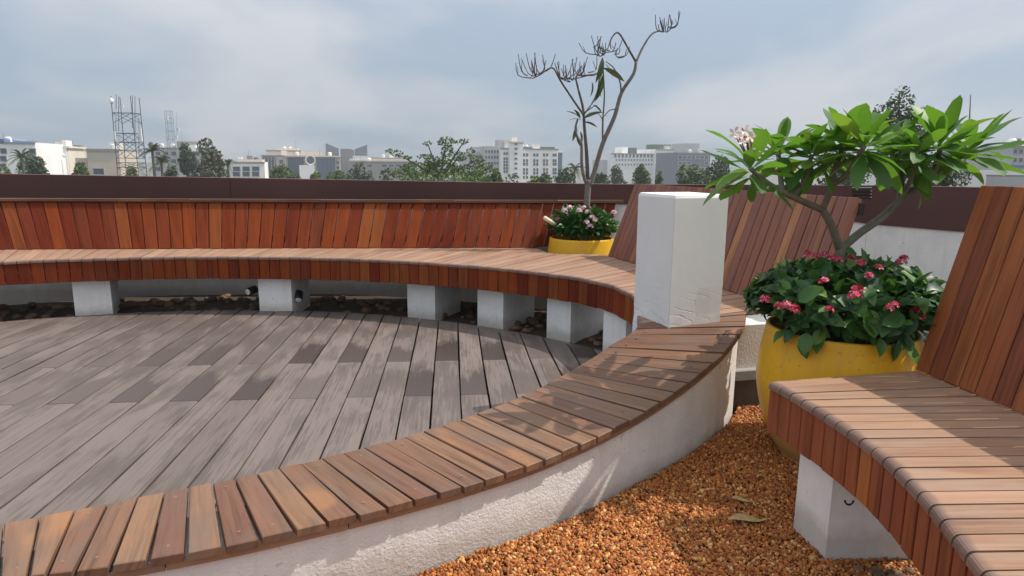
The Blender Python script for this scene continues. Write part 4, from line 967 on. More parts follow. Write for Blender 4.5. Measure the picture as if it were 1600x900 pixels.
for (x, y, dx, dz, s) in ((340, 500, -0.7, 0.6, 0.12), (345, 505, -0.4, 0.8, 0.11), (360, 505, 0.8, 0.5, 0.17), (362, 520, 0.9, -0.1, 0.12), (350, 510, -0.9, 0.25, 0.11), (330, 540, -0.2, -0.8, 0.12), (345, 560, 0.3, -0.8, 0.10), (330, 575, 0.3, -0.9, 0.1), (440, 245, -0.1, -1, 0.20), (440, 250, 0.15, -1, 0.19), (436, 330, 0.05, -1, 0.19), (440, 320, -0.1, -1, 0.22), (445, 290, 0.9, -0.35, 0.2), (448, 270, 0.7, -0.6, 0.14), (436, 480, -0.4, 0.6, 0.1), (440, 520, -0.3, 0.9, 0.12), (395, 350, 0.2, -1, 0.12), (432, 340, -0.15, -1, 0.14)):
    putleaf(OL, cp(x, y, random.uniform(-0.08, 0.02)), Vector((dx, random.uniform(-0.4, 0.1), dz)), s, dt, random.uniform(-1, 1))

# ------------------------------------------------------------------ small lamps on the block, dry leaves
def spot(label, p, d, wall):
    t = thing('spotlight', label, 'spotlight', p, 'black spotlights under the far bench'); p = Vector(p); d = Vector(d).normalized()
    V, Fc = tube([p - d * 0.045, p - d * 0.04, p + d * 0.03, p + d * 0.038], [0.026, 0.032, 0.032, 0.030], 16); hs = obj('housing', V, Fc, M['black'], t, True)
    V, Fc = tube([p + d * 0.0385, p + d * 0.041], [0.025, 0.023], 16); obj('lens', V, Fc, M['lens'], hs)
    V, Fc = tube([p - d * 0.02, Vector(wall)], [0.010, 0.010], 8); obj('arm', V, Fc, M['black'], t)
    w = Vector(wall); V, Fc = tube([w, w + (p - w).normalized() * 0.008], [0.022, 0.022], 12); obj('base_plate', V, Fc, M['black'], t)
p1 = at(393, 454, 5.30); spot('small black spotlight on the left side of a white support block, facing out', p1, (-0.45, -0.85, -0.12), (-2.02, 5.33, p1.z - 0.005))
p2 = at(467, 463, 5.28); spot('small black spotlight on the right side of a white support block, tilted down', p2, (0.10, -0.75, -0.65), (-1.755, 5.33, p2.z + 0.03))
def dryleaf(px, py, L, yaw, label):
    p = gp(px, py, 0.0); p = gp(px, py, gz(p.x, p.y) + 0.006); p = gp(px, py, gz(p.x, p.y) + 0.006)
    V = []; Fc = []
    for i in range(9):
        t = i / 8; w = L * 0.16 * math.sin(math.pi * min(1, t * 1.25)) if t < 0.8 else L * 0.012; x = (t - 0.5) * L; z = 0.05 * L * math.cos(t * 5) + 0.012
        for s in (-1, 0, 1): V.append((p.x + x * math.cos(yaw) - s * w * math.sin(yaw), p.y + x * math.sin(yaw) + s * w * math.cos(yaw), p.z + z + abs(s) * w * 0.55))
        if i: b = 3 * i; Fc += [(b - 3, b, b + 1, b - 2), (b - 2, b + 1, b + 2, b - 1)]
    o = obj('dry_leaf', V, Fc, M['dryleaf'], None, True); tag(o, label, 'leaf', 'dry leaves on the gravel')
    o.modifiers.new('thickness', 'SOLIDIFY').thickness = 0.0008
dryleaf(1172, 817, 0.16, R(8) + math.pi * 0, 'larger curled tan dry leaf lying on the orange gravel')
dryleaf(1160, 786, 0.085, R(-12), 'smaller pale dry leaf half sunk in the gravel')

# ================================================================== CITY BEYOND
def cmat(name, c, rough=0.8): 
    return plain(name, c, rough, 0, 0.12, 0.15)
CM = {'white': cmat('city_white', (0.82, 0.81, 0.79)), 'cream': cmat('city_cream', (0.68, 0.61, 0.49)), 'beige': cmat('city_beige', (0.52, 0.45, 0.37)), 'grey': cmat('city_grey', (0.42, 0.42, 0.43)),
      'dark': cmat('city_dark', (0.10, 0.10, 0.12)), 'glass': plain('city_glass', (0.045, 0.065, 0.085), 0.15, 0, 0.2, 0.4), 'blueglass': plain('city_blue_glass', (0.05, 0.10, 0.15), 0.12, 0, 0.2, 0.4), 'concrete': cmat('city_concrete', (0.26, 0.24, 0.22)), 'blue': cmat('city_blue', (0.06, 0.12, 0.28)),
      'steel': plain('galvanised_steel', (0.10, 0.105, 0.12), 0.5, 0.2), 'panelw': plain('antenna_white', (0.70, 0.70, 0.70), 0.5), 'slate': cmat('city_slate', (0.12, 0.13, 0.16)), 'brownstone': cmat('city_brown', (0.16, 0.13, 0.125))}
GZ = -16.0
def cx(px, Y): return at(px, 260, Y).x
def cz(px, py, Y): return at(px, py, Y).z
def volume(t, name, px0, px1, ytop, Y, dep, mat, ybot=None, yoff=0.0):
    x0, x1 = cx(px0, Y), cx(px1, Y); z1 = cz((px0 + px1) / 2, ytop, Y); z0 = GZ if ybot is None else cz((px0 + px1) / 2, ybot, Y)
    V, Fc = boxgeo(((x0 + x1) / 2, Y + yoff + dep / 2, (z0 + z1) / 2), (x1 - x0, dep, z1 - z0)); return obj(name, V, Fc, mat, t)
wincache = {}
def window(t, px, py, w, h, Y, mat, name='window', proud=0.06):
    """one framed window: w, h in metres, centred on the sight line at distance Y"""
    key = (round(w, 2), round(h, 2), mat.name)
    if key not in wincache:
        mbw = MB(); fw = 0.10 * min(w, h)
        for (c_, d_) in (((0, 0, h / 2 - fw / 2), (w, 0.2, fw)), ((0, 0, -h / 2 + fw / 2), (w, 0.26, fw)), ((-w / 2 + fw / 2, 0, 0), (fw, 0.2, h - 2 * fw)), ((w / 2 - fw / 2, 0, 0), (fw, 0.2, h - 2 * fw))): mbw.box(c_, d_)
        pn = MB(); pn.box((0, 0.03, 0), (w - 2 * fw, 0.1, h - 2 * fw))
        wincache[key] = (mk(name, mbw.v, mbw.f, CM['grey']), mk('pane', pn.v, pn.f, mat))
    p = at(px, py, Y); o = link(name, wincache[key][0], t, Matrix.Translation((p.x, Y - proud, p.z))); link('pane', wincache[key][1], o)
    return o
def winrow(t, pxs, pys, w, h, Y, mat, skip=0.0):
    for py in pys:
        for px in pxs:
            if random.random() >= skip: window(t, px, py, w, h, Y, mat)
def bld(label, pxc, Y): return thing('building', label, 'building', (cx(pxc, Y), Y, GZ))
lin = lambda a, b, n: [a + (b - a) * i / (n - 1) for i in range(n)]

Y = 170; t = bld('white building with blue roof edge at the far left of the skyline', 25, Y)
volume(t, 'wall', -40, 54, 222, Y, 20, CM['white']); volume(t, 'roof_edge', -41, 12, 217, Y - 0.5, 21, CM['blue'], 222); volume(t, 'roof_hut', 5, 40, 218, Y + 6, 8, CM['white'], 223)
winrow(t, (-20, -6, 8, 47), (236, 248, 260), 1.6, 1.5, Y, CM['glass'])
Y = 190; t = bld('stepped cream apartment house with white stair tower and balconies', 95, Y)
volume(t, 'wall', 76, 107, 232, Y, 14, CM['cream']); volume(t, 'stair_tower', 99.5, 104.5, 219, Y - 0.4, 5, CM['white']); volume(t, 'roof_slab', 74, 108, 228, Y - 0.6, 15, CM['cream'], 231); volume(t, 'low_wing', 62, 92, 249, Y - 3, 10, CM['white'])
for yb in (241, 252, 262): volume(t, 'balcony', 78, 97, yb, Y - 1.6, 1.5, CM['white'], yb + 2.4)
winrow(t, (82, 91), (238, 247, 258), 2.0, 1.5, Y, CM['glass'])
Y = 210; t = bld('small grey brown block behind the cream apartment house', 118, Y)
volume(t, 'wall', 107, 130, 236, Y, 12, CM['beige']); volume(t, 'roof_slab', 109, 126, 233, Y + 1, 9, CM['concrete'], 236); winrow(t, (112, 119, 126), (243, 253), 1.4, 1.3, Y, CM['glass'])
Y = 150; t = bld('plain beige blank walled block left of the lattice tower', 160, Y)
volume(t, 'wall', 140, 185, 233.5, Y, 16, CM['beige']); volume(t, 'parapet_cap', 139.5, 185.5, 232.5, Y - 0.15, 16.3, CM['concrete'], 234); volume(t, 'low_wing', 126, 142, 247, Y + 1, 10, CM['beige']); window(t, 155, 268, 2.4, 1.6, Y, CM['glass'])
Y = 230; t = bld('grey rooftop building behind the trees beside the thin lattice tower', 280, Y)
volume(t, 'wall', 242, 335, 231, Y, 18, CM['grey']); volume(t, 'roof_hut', 282, 312, 221, Y + 2, 8, CM['concrete'], 231); volume(t, 'white_bay', 290, 305, 226, Y - 0.5, 4, CM['white'], 236); winrow(t, lin(250, 328, 8), (240, 252, 264), 1.8, 1.6, Y, CM['glass'], 0.1)
Y = 200; t = bld('low white building with rooftop tanks left of the glass office', 390, Y)
volume(t, 'wall', 366, 412, 253, Y, 14, CM['white']); volume(t, 'roof_edge', 376, 412, 249, Y + 2, 10, CM['beige'], 253); volume(t, 'tank', 378, 384, 245, Y + 3, 2, CM['white'], 249); volume(t, 'tank', 393, 398, 246, Y + 3, 2, CM['dark'], 249)
winrow(t, (371, 385, 399), (264, 272), 2.2, 1.6, Y, CM['glass'])
Y = 260; t = bld('cream and glass office block with round window in its facade', 470, Y)
volume(t, 'wall', 413, 531, 243, Y, 24, CM['beige']); volume(t, 'upper_storey', 425, 476, 235, Y + 4, 14, CM['cream'], 243.5); volume(t, 'penthouse', 443, 474, 232, Y + 6, 10, CM['cream'], 236); volume(t, 'rear_storey', 476, 510, 237, Y + 6, 10, CM['cream'], 243.5)
volume(t, 'cornice', 445, 530, 243, Y - 1, 2, CM['cream'], 245)
volume(t, 'glass_bay', 414.5, 432, 245, Y - 0.8, 1.5, CM['glass']); volume(t, 'glass_bay', 450, 474, 246.5, Y - 0.6, 1.2, CM['glass']); volume(t, 'glass_bay', 493, 521, 247, Y - 0.8, 1.5, CM['blueglass']); volume(t, 'annexe', 464, 487, 258, Y - 3, 2.5, CM['white'])
for px in lin(416.5, 430, 4): volume(t, 'mullion', px - 0.3, px + 0.3, 245.5, Y - 1.0, 0.25, CM['beige'])
for px in lin(498, 517, 4): volume(t, 'mullion', px - 0.25, px + 0.25, 247.5, Y - 1.0, 0.25, CM['slate'])
p = at(484.5, 250, Y); V, Fc = tube([(p.x, Y - 1.6, p.z), (p.x, Y - 0.6, p.z)], [1.9, 1.9], 20); obj('round_window_frame', V, Fc, CM['white'], t); V, Fc = tube([(p.x, Y - 1.7, p.z), (p.x, Y - 1.5, p.z)], [1.45, 1.45], 20); obj('round_window', V, Fc, CM['glass'], t)
window(t, 441, 253, 1.6, 1.9, Y, CM['blueglass']); winrow(t, (526,), (254, 262, 270), 1.3, 1.3, Y, CM['glass'])
Y = 420; t = bld('dark twin towers with slanted wing shaped tops', 543, Y)
def slant(pa, pb, ya, yb, Y, dep, mat):
    x0, x1 = cx(pa, Y), cx(pb, Y); za, zb = cz(pa, ya, Y), cz(pb, yb, Y)
    V = [(x0, Y, GZ), (x1, Y, GZ), (x1, Y + dep, GZ), (x0, Y + dep, GZ), (x0, Y, za), (x1, Y, zb), (x1, Y + dep, zb), (x0, Y + dep, za)]
    return obj('tower', V, [(3, 2, 1, 0), (4, 5, 6, 7), (0, 1, 5, 4), (1, 2, 6, 5), (2, 3, 7, 6), (3, 0, 4, 7)], mat, t)
slant(511.5, 530.5, 224, 232, Y, 16, CM['slate']); slant(557, 574, 232, 226, Y, 16, CM['slate']); volume(t, 'core', 532, 552, 234, Y - 3, 14, CM['brownstone']); volume(t, 'core_cap', 534, 550, 232.5, Y, 8, CM['dark'], 234.2)
for py in lin(238, 266, 8): volume(t, 'floor_band', 512, 530, py, Y - 0.4, 0.5, CM['grey'], py + 0.5)
for py in lin(240, 266, 6): volume(t, 'floor_band', 558, 573.5, py, Y - 0.4, 0.5, CM['grey'], py + 0.5)
volume(t, 'front_block', 541, 574, 248, Y - 8, 5, CM['white']); volume(t, 'front_block', 548, 573, 243, Y - 5, 2, CM['grey'], 249)
Y = 300; t = bld('long low beige building right of the twin towers', 605, Y)
volume(t, 'wall', 548, 652, 252, Y, 16, CM['concrete']); volume(t, 'upper_storey', 584, 640, 246.5, Y + 3, 10, CM['cream'], 252.5); volume(t, 'roof_slab', 547, 653, 251, Y - 0.6, 17, CM['beige'], 252.6); winrow(t, lin(556, 645, 9), (259, 268), 2.6, 1.5, Y, CM['glass'], 0.15)
Y = 250; t = bld('large white hotel with vertical window strips and a stepped tower', 830, Y)
volume(t, 'wall', 780, 874, 232, Y, 26, CM['white']); volume(t, 'tower', 793, 814, 222, Y - 2, 16, CM['white']); volume(t, 'grey_wing', 757, 781, 229, Y + 2, 24, CM['grey']); volume(t, 'far_wing', 740, 760, 238, Y + 8, 18, CM['grey']); volume(t, 'roof_plant', 786, 803, 219, Y + 6, 7, CM['grey'], 232); volume(t, 'tower_cap', 792, 815, 221, Y - 2.3, 16.6, CM['cream'], 223.2)
volume(t, 'blue_wing', 874, 888.5, 238, Y + 6, 16, CM['blueglass']); volume(t, 'blue_wing_cap', 873.8, 888.8, 235.5, Y + 5.8, 16.4, CM['white'], 238.2)
volume(t, 'roof_garden', 818, 842, 230, Y + 3, 5, M['citydark'], 232.5); volume(t, 'roof_garden', 846, 872, 229.5, Y + 3, 5, M['citydark'], 232.5)
for px in (818, 823, 835, 840, 851, 856, 867, 870.5): 
    for py in (242,): window(t, px, py, 0.85, 1.15, Y, CM['glass'])
    for py in (251, 256.5, 265, 270.5, 277): window(t, px, py, 0.85, 1.15, Y, CM['glass'])
for px in (786.5, 790.5):
    for py in (240, 248, 253, 258, 263, 268): window(t, px, py, 0.75, 1.0, Y, CM['glass'])
for py in (225, 232.5, 240, 248, 255.5, 263, 271): window(t, 802.5, py, 1.2, 0.75, Y - 2, CM['glass'])
winrow(t, lin(760, 778, 5), (237, 246, 255, 264), 0.8, 1.1, Y + 2, CM['glass']); winrow(t, lin(743, 756, 4), (245, 253, 261), 0.9, 1.0, Y + 8, CM['glass'])
Y = 330; t = bld('long white building with rows of small windows right of the bare tree', 1000, Y)
volume(t, 'wall', 950, 1054, 240, Y, 26, CM['white']); volume(t, 'end_wing', 1024, 1055, 233, Y - 2, 20, CM['white']); volume(t, 'roof_hut', 974, 984, 230, Y + 6, 8, CM['white'], 241); volume(t, 'roof_garden', 988, 999, 231, Y + 6, 6, M['citydark'], 241); volume(t, 'roof_garden', 1025, 1055, 225.5, Y + 3, 8, M['citydark'], 233.5); volume(t, 'low_wing', 940, 955, 250, Y + 4, 12, CM['grey'])
winrow(t, lin(958, 1020, 11), (243.5,), 1.2, 1.6, Y, CM['dark']); winrow(t, lin(960, 1020, 13), (250, 257), 0.8, 0.8, Y, CM['glass']); winrow(t, (1038, 1047), (243, 249, 257, 265), 1.4, 1.2, Y - 2, CM['glass'])
Y = 300; t = bld('dark grey office block beside the long white building', 1085, Y)
volume(t, 'wall', 1055, 1112, 238.5, Y, 20, CM['slate']); volume(t, 'roof_hut', 1086, 1112, 236, Y + 3, 10, CM['grey'], 239); volume(t, 'rear_block', 1100, 1124, 224, Y + 30, 14, CM['grey'])
winrow(t, lin(1060, 1106, 7), (246, 255, 264), 2.2, 1.4, Y, CM['glass'], 0.1)
Y = 120; t = bld('pale grey block with dark windows at the far right of the skyline', 1595, Y)
volume(t, 'wall', 1575, 1640, 228, Y, 14, CM['grey']); volume(t, 'roof_slab', 1574, 1641, 226.5, Y - 0.3, 15, CM['white'], 228.3); winrow(t, (1581, 1593, 1606), (237, 250), 1.1, 0.9, Y, CM['glass']); volume(t, 'blue_band', 1576, 1630, 258, Y - 0.2, 0.3, CM['blue'], 262)
Y = 45; t = thing('roof_wall', 'long white rooftop wall of the neighbouring building at the right', 'wall', (cx(1500, Y), Y, GZ)); volume(t, 'wall', 1340, 1760, 266, Y, 1.0, CM['white']); volume(t, 'cap', 1557, 1760, 274, Y - 3, 0.8, CM['concrete'], 277); volume(t, 'lower_wall', 1556, 1760, 277, Y - 3, 0.7, CM['grey'])
Y = 60; t = thing('antenna_mast', 'thin bare mast rising behind the plumeria leaves', 'mast', (cx(1516, Y), Y, GZ)); V, Fc = tube([(cx(1516, Y), Y, GZ), at(1515, 185, Y), at(1516.5, 148, Y)], [0.09, 0.06, 0.035], 6); obj('pole', V, Fc, CM['steel'], t)

for o_ in [o for o in COL.objects if o.type == 'EMPTY' and o.get('category') == 'building']:
    walls = [c for c in o_.children if c.name.split('.')[0] in ('wall', 'upper_storey', 'end_wing', 'tower')]
    for c in walls:
        bbx = [v.co for v in c.data.vertices]; x0, x1 = min(v.x for v in bbx), max(v.x for v in bbx); y0 = min(v.y for v in bbx); zt = max(v.z for v in bbx)
        if c.name.startswith('tower') and len(bbx) == 8 and abs(bbx[4].z - bbx[5].z) > 0.1: continue
        for k in range(random.randint(2, 4)):
            x = random.uniform(x0 + 1.5, x1 - 1.5) if x1 - x0 > 4 else (x0 + x1) / 2; y = y0 + random.uniform(0.8, 5); q = random.random()
            if q < 0.4:
                V, Fc = lathe([(0.0, 0.0), (0.7, 0.0), (0.72, 1.1), (0.45, 1.4), (0.0, 1.45)], (x, y, zt), 12); obj('water_tank', V, Fc, random.choice((CM['dark'], CM['white'], CM['panelw'])), o_)
            elif q < 0.7:
                V, Fc = boxgeo((x, y + 1, zt + 0.9), (random.uniform(1.5, 3), 2, 1.8)); obj('roof_hut', V, Fc, random.choice((CM['cream'], CM['concrete'], CM['white'])), o_)
            else:
                V, Fc = tube([(x, y, zt), (x, y, zt + random.uniform(2, 4))], [0.07, 0.04], 5); obj('aerial', V, Fc, CM['steel'], o_)
        V, Fc = boxgeo(((x0 + x1) / 2, y0 - 0.05, zt - 0.2), (x1 - x0 + 0.2, 0.3, 0.5)); obj('roof_edge', V, Fc, CM['concrete'], o_)
for o_ in [o for o in COL.objects if o.type == 'EMPTY' and o.get('category') == 'building']: o_.rotation_euler.z = R(16)      # the blocks are set askew to the terrace

# ---- telecom towers
def lattice(label, pxl, pxr, ytop, Y, yb, extra):
    t = thing('lattice_tower', label, 'tower', (cx((pxl + pxr) / 2, Y), Y, GZ)); w = cx(pxr, Y) - cx(pxl, Y)
    x0, x1 = cx(pxl, Y), cx(pxr, Y); zt = cz(pxl, ytop, Y); zb = GZ; r = 0.10 * w / 5
    sp = 0.10
    for (x, s) in ((x0, -1), (x1, 1)):
        for yy in (0, w * 0.8):
            V, Fc = tube([(x + s * w * sp, Y + yy, zb), (x, Y + yy, zt)], [r * 1.25, r], 5); obj('leg', V, Fc, CM['steel'], t)
    mb = MB(); levels = [cz(pxl, yb_, Y) for yb_ in extra['levels']]
    def lx(x, s, z): return x + s * w * sp * (zt - z) / (zt - zb)
    for i, z in enumerate(levels):
        for yy in (0, w * 0.8): mb.bar((lx(x0, -1, z), Y + yy, z), (lx(x1, 1, z), Y + yy, z), r * 0.8, n=4)
        for (x, s) in ((x0, -1), (x1, 1)): mb.bar((lx(x, s, z), Y, z), (lx(x, s, z), Y + w * 0.8, z), r * 0.7, n=4)
    for (za, zb_) in extra['cross']:
        a_, b_ = cz(pxl, za, Y), cz(pxl, zb_, Y)
        for yy in (0, w * 0.8):
            mb.bar((lx(x0, -1, a_), Y + yy, a_), (lx(x1, 1, b_), Y + yy, b_), r * 0.7, n=4); mb.bar((lx(x1, 1, a_), Y + yy, a_), (lx(x0, -1, b_), Y + yy, b_), r * 0.7, n=4)
        for (x, s) in ((x0, -1), (x1, 1)): mb.bar((lx(x, s, a_), Y, a_), (lx(x, s, b_), Y + w * 0.8, b_), r * 0.6, n=4)
    mb.build('bracing', CM['steel'], t)
    for (px, y0, y1) in extra['poles']:
        V, Fc = tube([at(px, y1, Y - 0.3), at(px, y0, Y - 0.3)], [r * 0.8, r * 0.7], 5); obj('pole', V, Fc, CM['steel'], t)
    for (px, y0, y1, ww) in extra['panels']:
        p = at(px, (y0 + y1) / 2, Y - 0.9); V, Fc = boxgeo((p.x, Y - 0.9, p.z), (ww, 0.25, cz(px, y0, Y) - cz(px, y1, Y))); obj('panel_antenna', V, Fc, CM['panelw'], t)
        V, Fc = tube([(p.x, Y - 0.8, p.z), (p.x + (0.4 if px < pxl else -0.4), Y, p.z)], [0.05, 0.05], 5); obj('bracket', V, Fc, CM['steel'], t)
    for (px, py, rr) in extra['dishes']:
        p = at(px, py, Y - 1.2); d = Vector((-0.8, -0.6, 0.05)).normalized()
        V, Fc = tube([p + d * 0.5 * rr, p + d * 0.2 * rr, p - d * 0.25 * rr, p - d * 0.6 * rr], [rr, rr, rr * 0.75, rr * 0.2], 18); ds = obj('dish', V, Fc, CM['panelw'], t, False)
        V, Fc = tube([p - d * 0.6 * rr, at(px + 5, py + 1, Y)], [0.07, 0.07], 5); obj('dish_arm', V, Fc, CM['steel'], ds)
    return t
lattice('tall steel telecom lattice tower with white dish and panel antennas', 184, 214, 150, 110, None, dict(levels=(176, 208, 222, 247, 254, 262), cross=((176, 192), (208, 228), (222, 247), (254, 262), (262, 275)),
    poles=((181.5, 147, 170), (185.5, 150, 205), (207, 149, 200), (211, 150, 214), (217, 184, 240), (181, 184, 210), (222, 202, 222)), panels=((219.5, 201, 221, 0.42), (179.5, 205, 218, 0.3), (190, 165, 168, 0.6)), dishes=((175, 158, 0.5),)))
lattice('thinner steel lattice mast further off, right of the tall tower', 264, 273, 173, 130, None, dict(levels=(173, 192, 205, 218, 230, 245, 260), cross=((173, 192), (192, 205), (205, 218), (218, 230), (230, 245), (245, 260)), poles=((276, 176, 215), (262, 215, 232), (284, 208, 235)), panels=((278, 200, 205, 0.5), (261, 182, 187, 0.35), (275, 212, 216, 0.6)), dishes=()))

# ---- trees of the city
def crown_pts(lobes, n):
    wts = np.array([l[3] * l[4] * l[5] for l in lobes]) ** 0.7; wts /= wts.sum(); out = []
    for i in rng.choice(len(lobes), n, p=wts):
        cx_, cy_, cz_, rx, ry, rz = lobes[i]; d = rng.normal(size=3); d /= np.linalg.norm(d); k = rng.uniform(0.35, 1.0) ** 0.5
        out.append((cx_ + d[0] * rx * k, cy_ + d[1] * ry * k, cz_ + d[2] * rz * k))
    return np.array(out)
def tree(label, px, py_top, Y, wpx, hz, mat, n=1500, leaf=0.35, lob=9, group='trees between the city blocks', spread=1.0, seed=0, trunk=0.18):
    r_ = random.Random(seed); top = at(px, py_top, Y); w = wpx * Y / F; zc = top.z - hz * 0.5
    t = thing('tree', label, 'tree', (top.x, Y, GZ), group)
    lobes = []
    for k in range(lob):
        a = r_.uniform(0, 6.28); q_ = r_.uniform(0.1, 0.62); zf = r_.uniform(-0.42, 0.30)
        lobes.append((top.x + math.cos(a) * w * 0.5 * q_, Y + math.sin(a) * w * 0.4 * q_, zc + zf * hz, w * r_.uniform(0.16, 0.30) * spread, w * r_.uniform(0.16, 0.28), hz * r_.uniform(0.14, 0.24) * spread))
    lobes.append((top.x, Y, top.z - hz * 0.2, w * 0.2, w * 0.2, hz * 0.2))
    P = crown_pts(lobes, n); nq = len(P)
    u = rng.normal(size=(nq, 3)); u /= np.linalg.norm(u, axis=1)[:, None]; v = np.cross(u, rng.normal(size=(nq, 3))); v /= np.linalg.norm(v, axis=1)[:, None]
    s = leaf * rng.uniform(0.6, 1.3, (nq, 1))
    q4 = np.stack([P - u * s, P - v * s * 0.55, P + u * s, P + v * s * 0.55], 1).reshape(-1, 3)
    me = mk('crown', q4, [(4 * i, 4 * i + 1, 4 * i + 2, 4 * i + 3) for i in range(nq)], mat); link('crown', me, t)
    tw = [(top.x, Y, GZ), (top.x + 0.1, Y, zc - hz * 0.45), (top.x, Y, zc)]
    mb = MB(); mb.add(*tube(tw, [trunk * 1.4, trunk, trunk * 0.5], 6))
    for l in lobes[:7]: mb.add(*tube([(top.x, Y, zc - hz * 0.42), ((top.x + l[0]) / 2, (Y + l[1]) / 2, (zc - hz * 0.3 + l[2]) / 2), l[:3]], [trunk * 0.55, trunk * 0.4, trunk * 0.2], 5))
    mb.build('trunk', M['bark_dark'], t); return t
tree('fluffy brownish tree just right of the thin lattice mast', 320, 214, 85, 62, 8.0, M['citybrown'], 3000, 0.24, 12, seed=1)
tree('smaller brownish tree left of the fluffy one, below the thin mast', 290, 222, 95, 34, 6.5, M['citydark'], 1500, 0.25, 8, seed=2)
tree('bright green low tree in front of the beige blank wall', 125, 252, 70, 42, 5.0, M['citygreen'], 1800, 0.2, 8, seed=3)
tree('dark leafy tree standing before the white building at the far left', 48, 235, 80, 42, 7.0, M['citydark'], 2200, 0.22, 9, seed=5)
tree('round yellow green tree in front of the glass office block', 442, 256, 90, 58, 6.0, M['citygreen'], 2600, 0.22, 10, seed=6)
tree('small bright tree right of the annexe of the glass office', 495, 268, 80, 34, 4.0, M['citygreen'], 1000, 0.2, 7, seed=7)
tree('dark tree in front of the low beige building', 562, 252, 100, 46, 7.0, M['citydark'], 2000, 0.24, 9, seed=8)
tree('dense green trees mass left of the spreading near tree', 605, 262, 75, 60, 6.0, M['citydark'], 1800, 0.22, 9, seed=9)
tree('low bright bush crown below the white hotel', 745, 262, 55, 60, 4.0, M['citygreen'], 1800, 0.14, 9, seed=11)
tree('pale shrub crown at the foot of the hotel right side', 800, 272, 60, 70, 3.4, M['citybrown'], 1500, 0.15, 9, seed=12)
tree('grey green tree between hotel and bare tree', 880, 262, 75, 50, 5.0, M['citydark'], 1500, 0.2, 9, seed=13)
tree('dark hedge like tree below the long white building', 962, 258, 110, 44, 7.0, M['citydark'], 1800, 0.26, 9, seed=14)
tree('bright green tree in front of the long white building', 1002, 255, 80, 34, 6.0, M['citygreen'], 1800, 0.2, 8, seed=15)
tree('small bright green tree right of the long white building', 1030, 266, 70, 26, 4.5, M['citygreen'], 1000, 0.18, 7, seed=16)
tree('green tree below the dark grey office block', 1085, 256, 65, 60, 5.0, M['citygreen'], 2000, 0.18, 9, seed=17)
tree('dark green tree left of the plumeria leaves', 1125, 240, 60, 60, 5.5, M['citydark'], 2200, 0.17, 9, seed=18)
tree('tall dark tree rising behind the plumeria crown', 1412, 133, 26, 104, 4.6, M['citydark'], 5200, 0.075, 12, seed=19)
tree('shadowy tree behind the plumeria branches', 1300, 225, 40, 130, 4.0, M['citydark'], 2600, 0.12, 10, seed=20)
tree('leafy tree behind the right side of the plumeria', 1470, 235, 34, 90, 3.4, M['citydark'], 2200, 0.10, 9, seed=21)

tree('low green tree at the foot of the tall lattice tower', 205, 258, 75, 36, 4.0, M['citygreen'], 1300, 0.18, 8, seed=31)
tree('dark low tree right of the fluffy brownish tree', 340, 256, 95, 40, 5.0, M['citydark'], 1300, 0.2, 8, seed=32)
tree('broad low green tree right of the glass office', 530, 265, 85, 50, 4.0, M['citygreen'], 1600, 0.2, 9, seed=33)
tree('green crown below the hotel tower', 775, 264, 50, 44, 3.0, M['citygreen'], 1500, 0.13, 8, seed=34)
tree('pale green crown right of the hotel foot', 850, 270, 58, 50, 3.0, M['citygreen'], 1400, 0.14, 8, seed=35)
tree('low dark crown right of the bare tree trunk', 940, 268, 70, 40, 3.5, M['citydark'], 1200, 0.17, 8, seed=36)
tree('low green crown at the far left edge', 5, 258, 70, 44, 4.0, M['citygreen'], 1400, 0.17, 8, seed=37)
tree('low tree before the grey rooftop building', 268, 256, 80, 40, 4.0, M['citydark'], 1400, 0.18, 8, seed=38)
t = None
# the near spreading tree whose crown pokes over the parapet
t = thing('tree', 'near spreading green tree with thin outlying branches left of the hotel', 'tree', (cx(690, 40), 40, GZ), 'trees between the city blocks')
def tp(px, py, d=0): return at(px, py, 40 + d)
lobes = []
for (px, py, rx, rz) in ((620, 240, 10, 5), (608, 236, 6, 3), (637, 246, 8, 3), (668, 224, 8, 4), (697, 222, 14, 8), (700, 240, 12, 14), (720, 222, 12, 4), (727, 218, 6, 3), (718, 245, 12, 9), (735, 238, 8, 8), (745, 250, 12, 9), (655, 262, 26, 10), (690, 262, 30, 12), (735, 268, 32, 12), (630, 268, 20, 8), (690, 278, 70, 9), (760, 262, 14, 8), (665, 245, 14, 5), (680, 255, 20, 10)):
    p = tp(px, py, random.uniform(-1, 1)); lobes.append((p.x, p.y, p.z, rx * 40 / F, rx * 36 / F, rz * 40 / F))
P = crown_pts(lobes, 4200); nq = len(P); u = rng.normal(size=(nq, 3)); u /= np.linalg.norm(u, axis=1)[:, None]; v = np.cross(u, rng.normal(size=(nq, 3))); v /= np.linalg.norm(v, axis=1)[:, None]; s = 0.085 * rng.uniform(0.6, 1.35, (nq, 1))
link('crown', mk('crown', np.stack([P - u * s, P - v * s * 0.55, P + u * s, P + v * s * 0.55], 1).reshape(-1, 3), [(4 * i, 4 * i + 1, 4 * i + 2, 4 * i + 3) for i in range(nq)], M['citygreen']), t)
mb = MB(); mb.add(*tube([(cx(690, 40), 40, GZ), tp(690, 330), tp(688, 275)], [0.3, 0.22, 0.16], 7))
for l in ((620, 240), (668, 224), (697, 222), (727, 218), (745, 250), (718, 245)): mb.add(*tube([tp(688, 280), tp((688 + l[0]) / 2, (270 + l[1]) / 2 + 4), tp(*l)], [0.10, 0.06, 0.025], 5))
mb.build('trunk', M['bark_dark'], t)

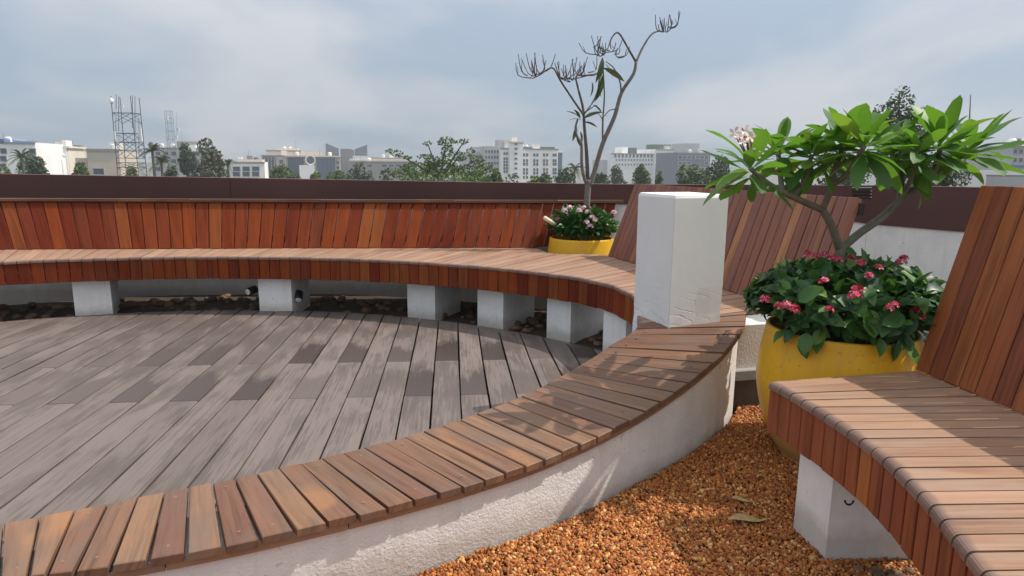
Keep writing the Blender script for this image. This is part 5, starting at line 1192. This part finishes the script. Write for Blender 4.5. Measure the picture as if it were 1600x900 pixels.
def palm(label, px, py, Y, L, mat, seed):
    r_ = random.Random(seed); c = at(px, py, Y); t = thing('palm_tree', label, 'palm', (c.x, Y, GZ), 'palms on the skyline')
    V, Fc = tube([(c.x + 0.3, Y, GZ), (c.x, Y, c.z - 1), c], [0.22, 0.15, 0.13], 7); obj('trunk', V, Fc, M['bark_dark'], t, True)
    for k in range(22):
        a = r_.uniform(0, 6.28); e = R(r_.uniform(-30, 75)); d = Vector((math.cos(a) * math.cos(e), math.sin(a) * math.cos(e), math.sin(e))); Lk = L * r_.uniform(0.8, 1.1)
        mb = MB(); pts = [c + d * Lk * s_ + Vector((0, 0, -0.55 * Lk * s_ * s_)) for s_ in (0, 0.25, 0.5, 0.75, 1.0)]
        mb.add(*tube(pts, [0.03, 0.025, 0.02, 0.015, 0.008], 4))
        for i in range(1, 14):
            s_ = i / 13.5; p = c + d * Lk * s_ + Vector((0, 0, -0.55 * Lk * s_ * s_)); sd = d.cross(Vector((0, 0, 1))).normalized()
            for sg in (-1, 1):
                tip = p + (sd * sg * 0.8 + d * 0.35 + Vector((0, 0, -0.45))) * L * 0.22 * (1.15 - s_ * 0.6)
                mb.add([p - d * 0.05, p + d * 0.05, tip], [(0, 1, 2)])
        mb.build('frond', mat, t)
palm('shaggy palm at the far left before the white building', 34, 245, 75, 2.0, M['citydark'], 1)
palm('palm just right of the tall lattice tower', 238, 235, 80, 2.1, M['citydark'], 2)
palm('second palm a little right of the tall tower, lower', 252, 252, 78, 1.8, M['citybrown'], 5)
palm('small dark palm left of the low white building', 356, 256, 90, 1.5, M['citydark'], 3)
palm('palm just left of the bare tree trunk', 898, 262, 95, 2.0, M['citybrown'], 4)

# ------------------------------------------------------------------ haze
hz_ = obj('haze', *boxgeo((0, 250, 12.0), (900, 540, 58.0)), None); hz_['kind'] = 'stuff'
hm = bpy.data.materials.new('haze'); hm.use_nodes = True; hm.node_tree.nodes.clear()
ho = hm.node_tree.nodes.new('ShaderNodeOutputMaterial'); hv = hm.node_tree.nodes.new('ShaderNodeVolumePrincipled')
hv.inputs['Color'].default_value = (0.86, 0.92, 1.0, 1); hv.inputs['Density'].default_value = 0.0007; hv.inputs['Anisotropy'].default_value = 0.2
hm.node_tree.links.new(hv.outputs[0], ho.inputs['Volume']); hz_.data.materials.append(hm)
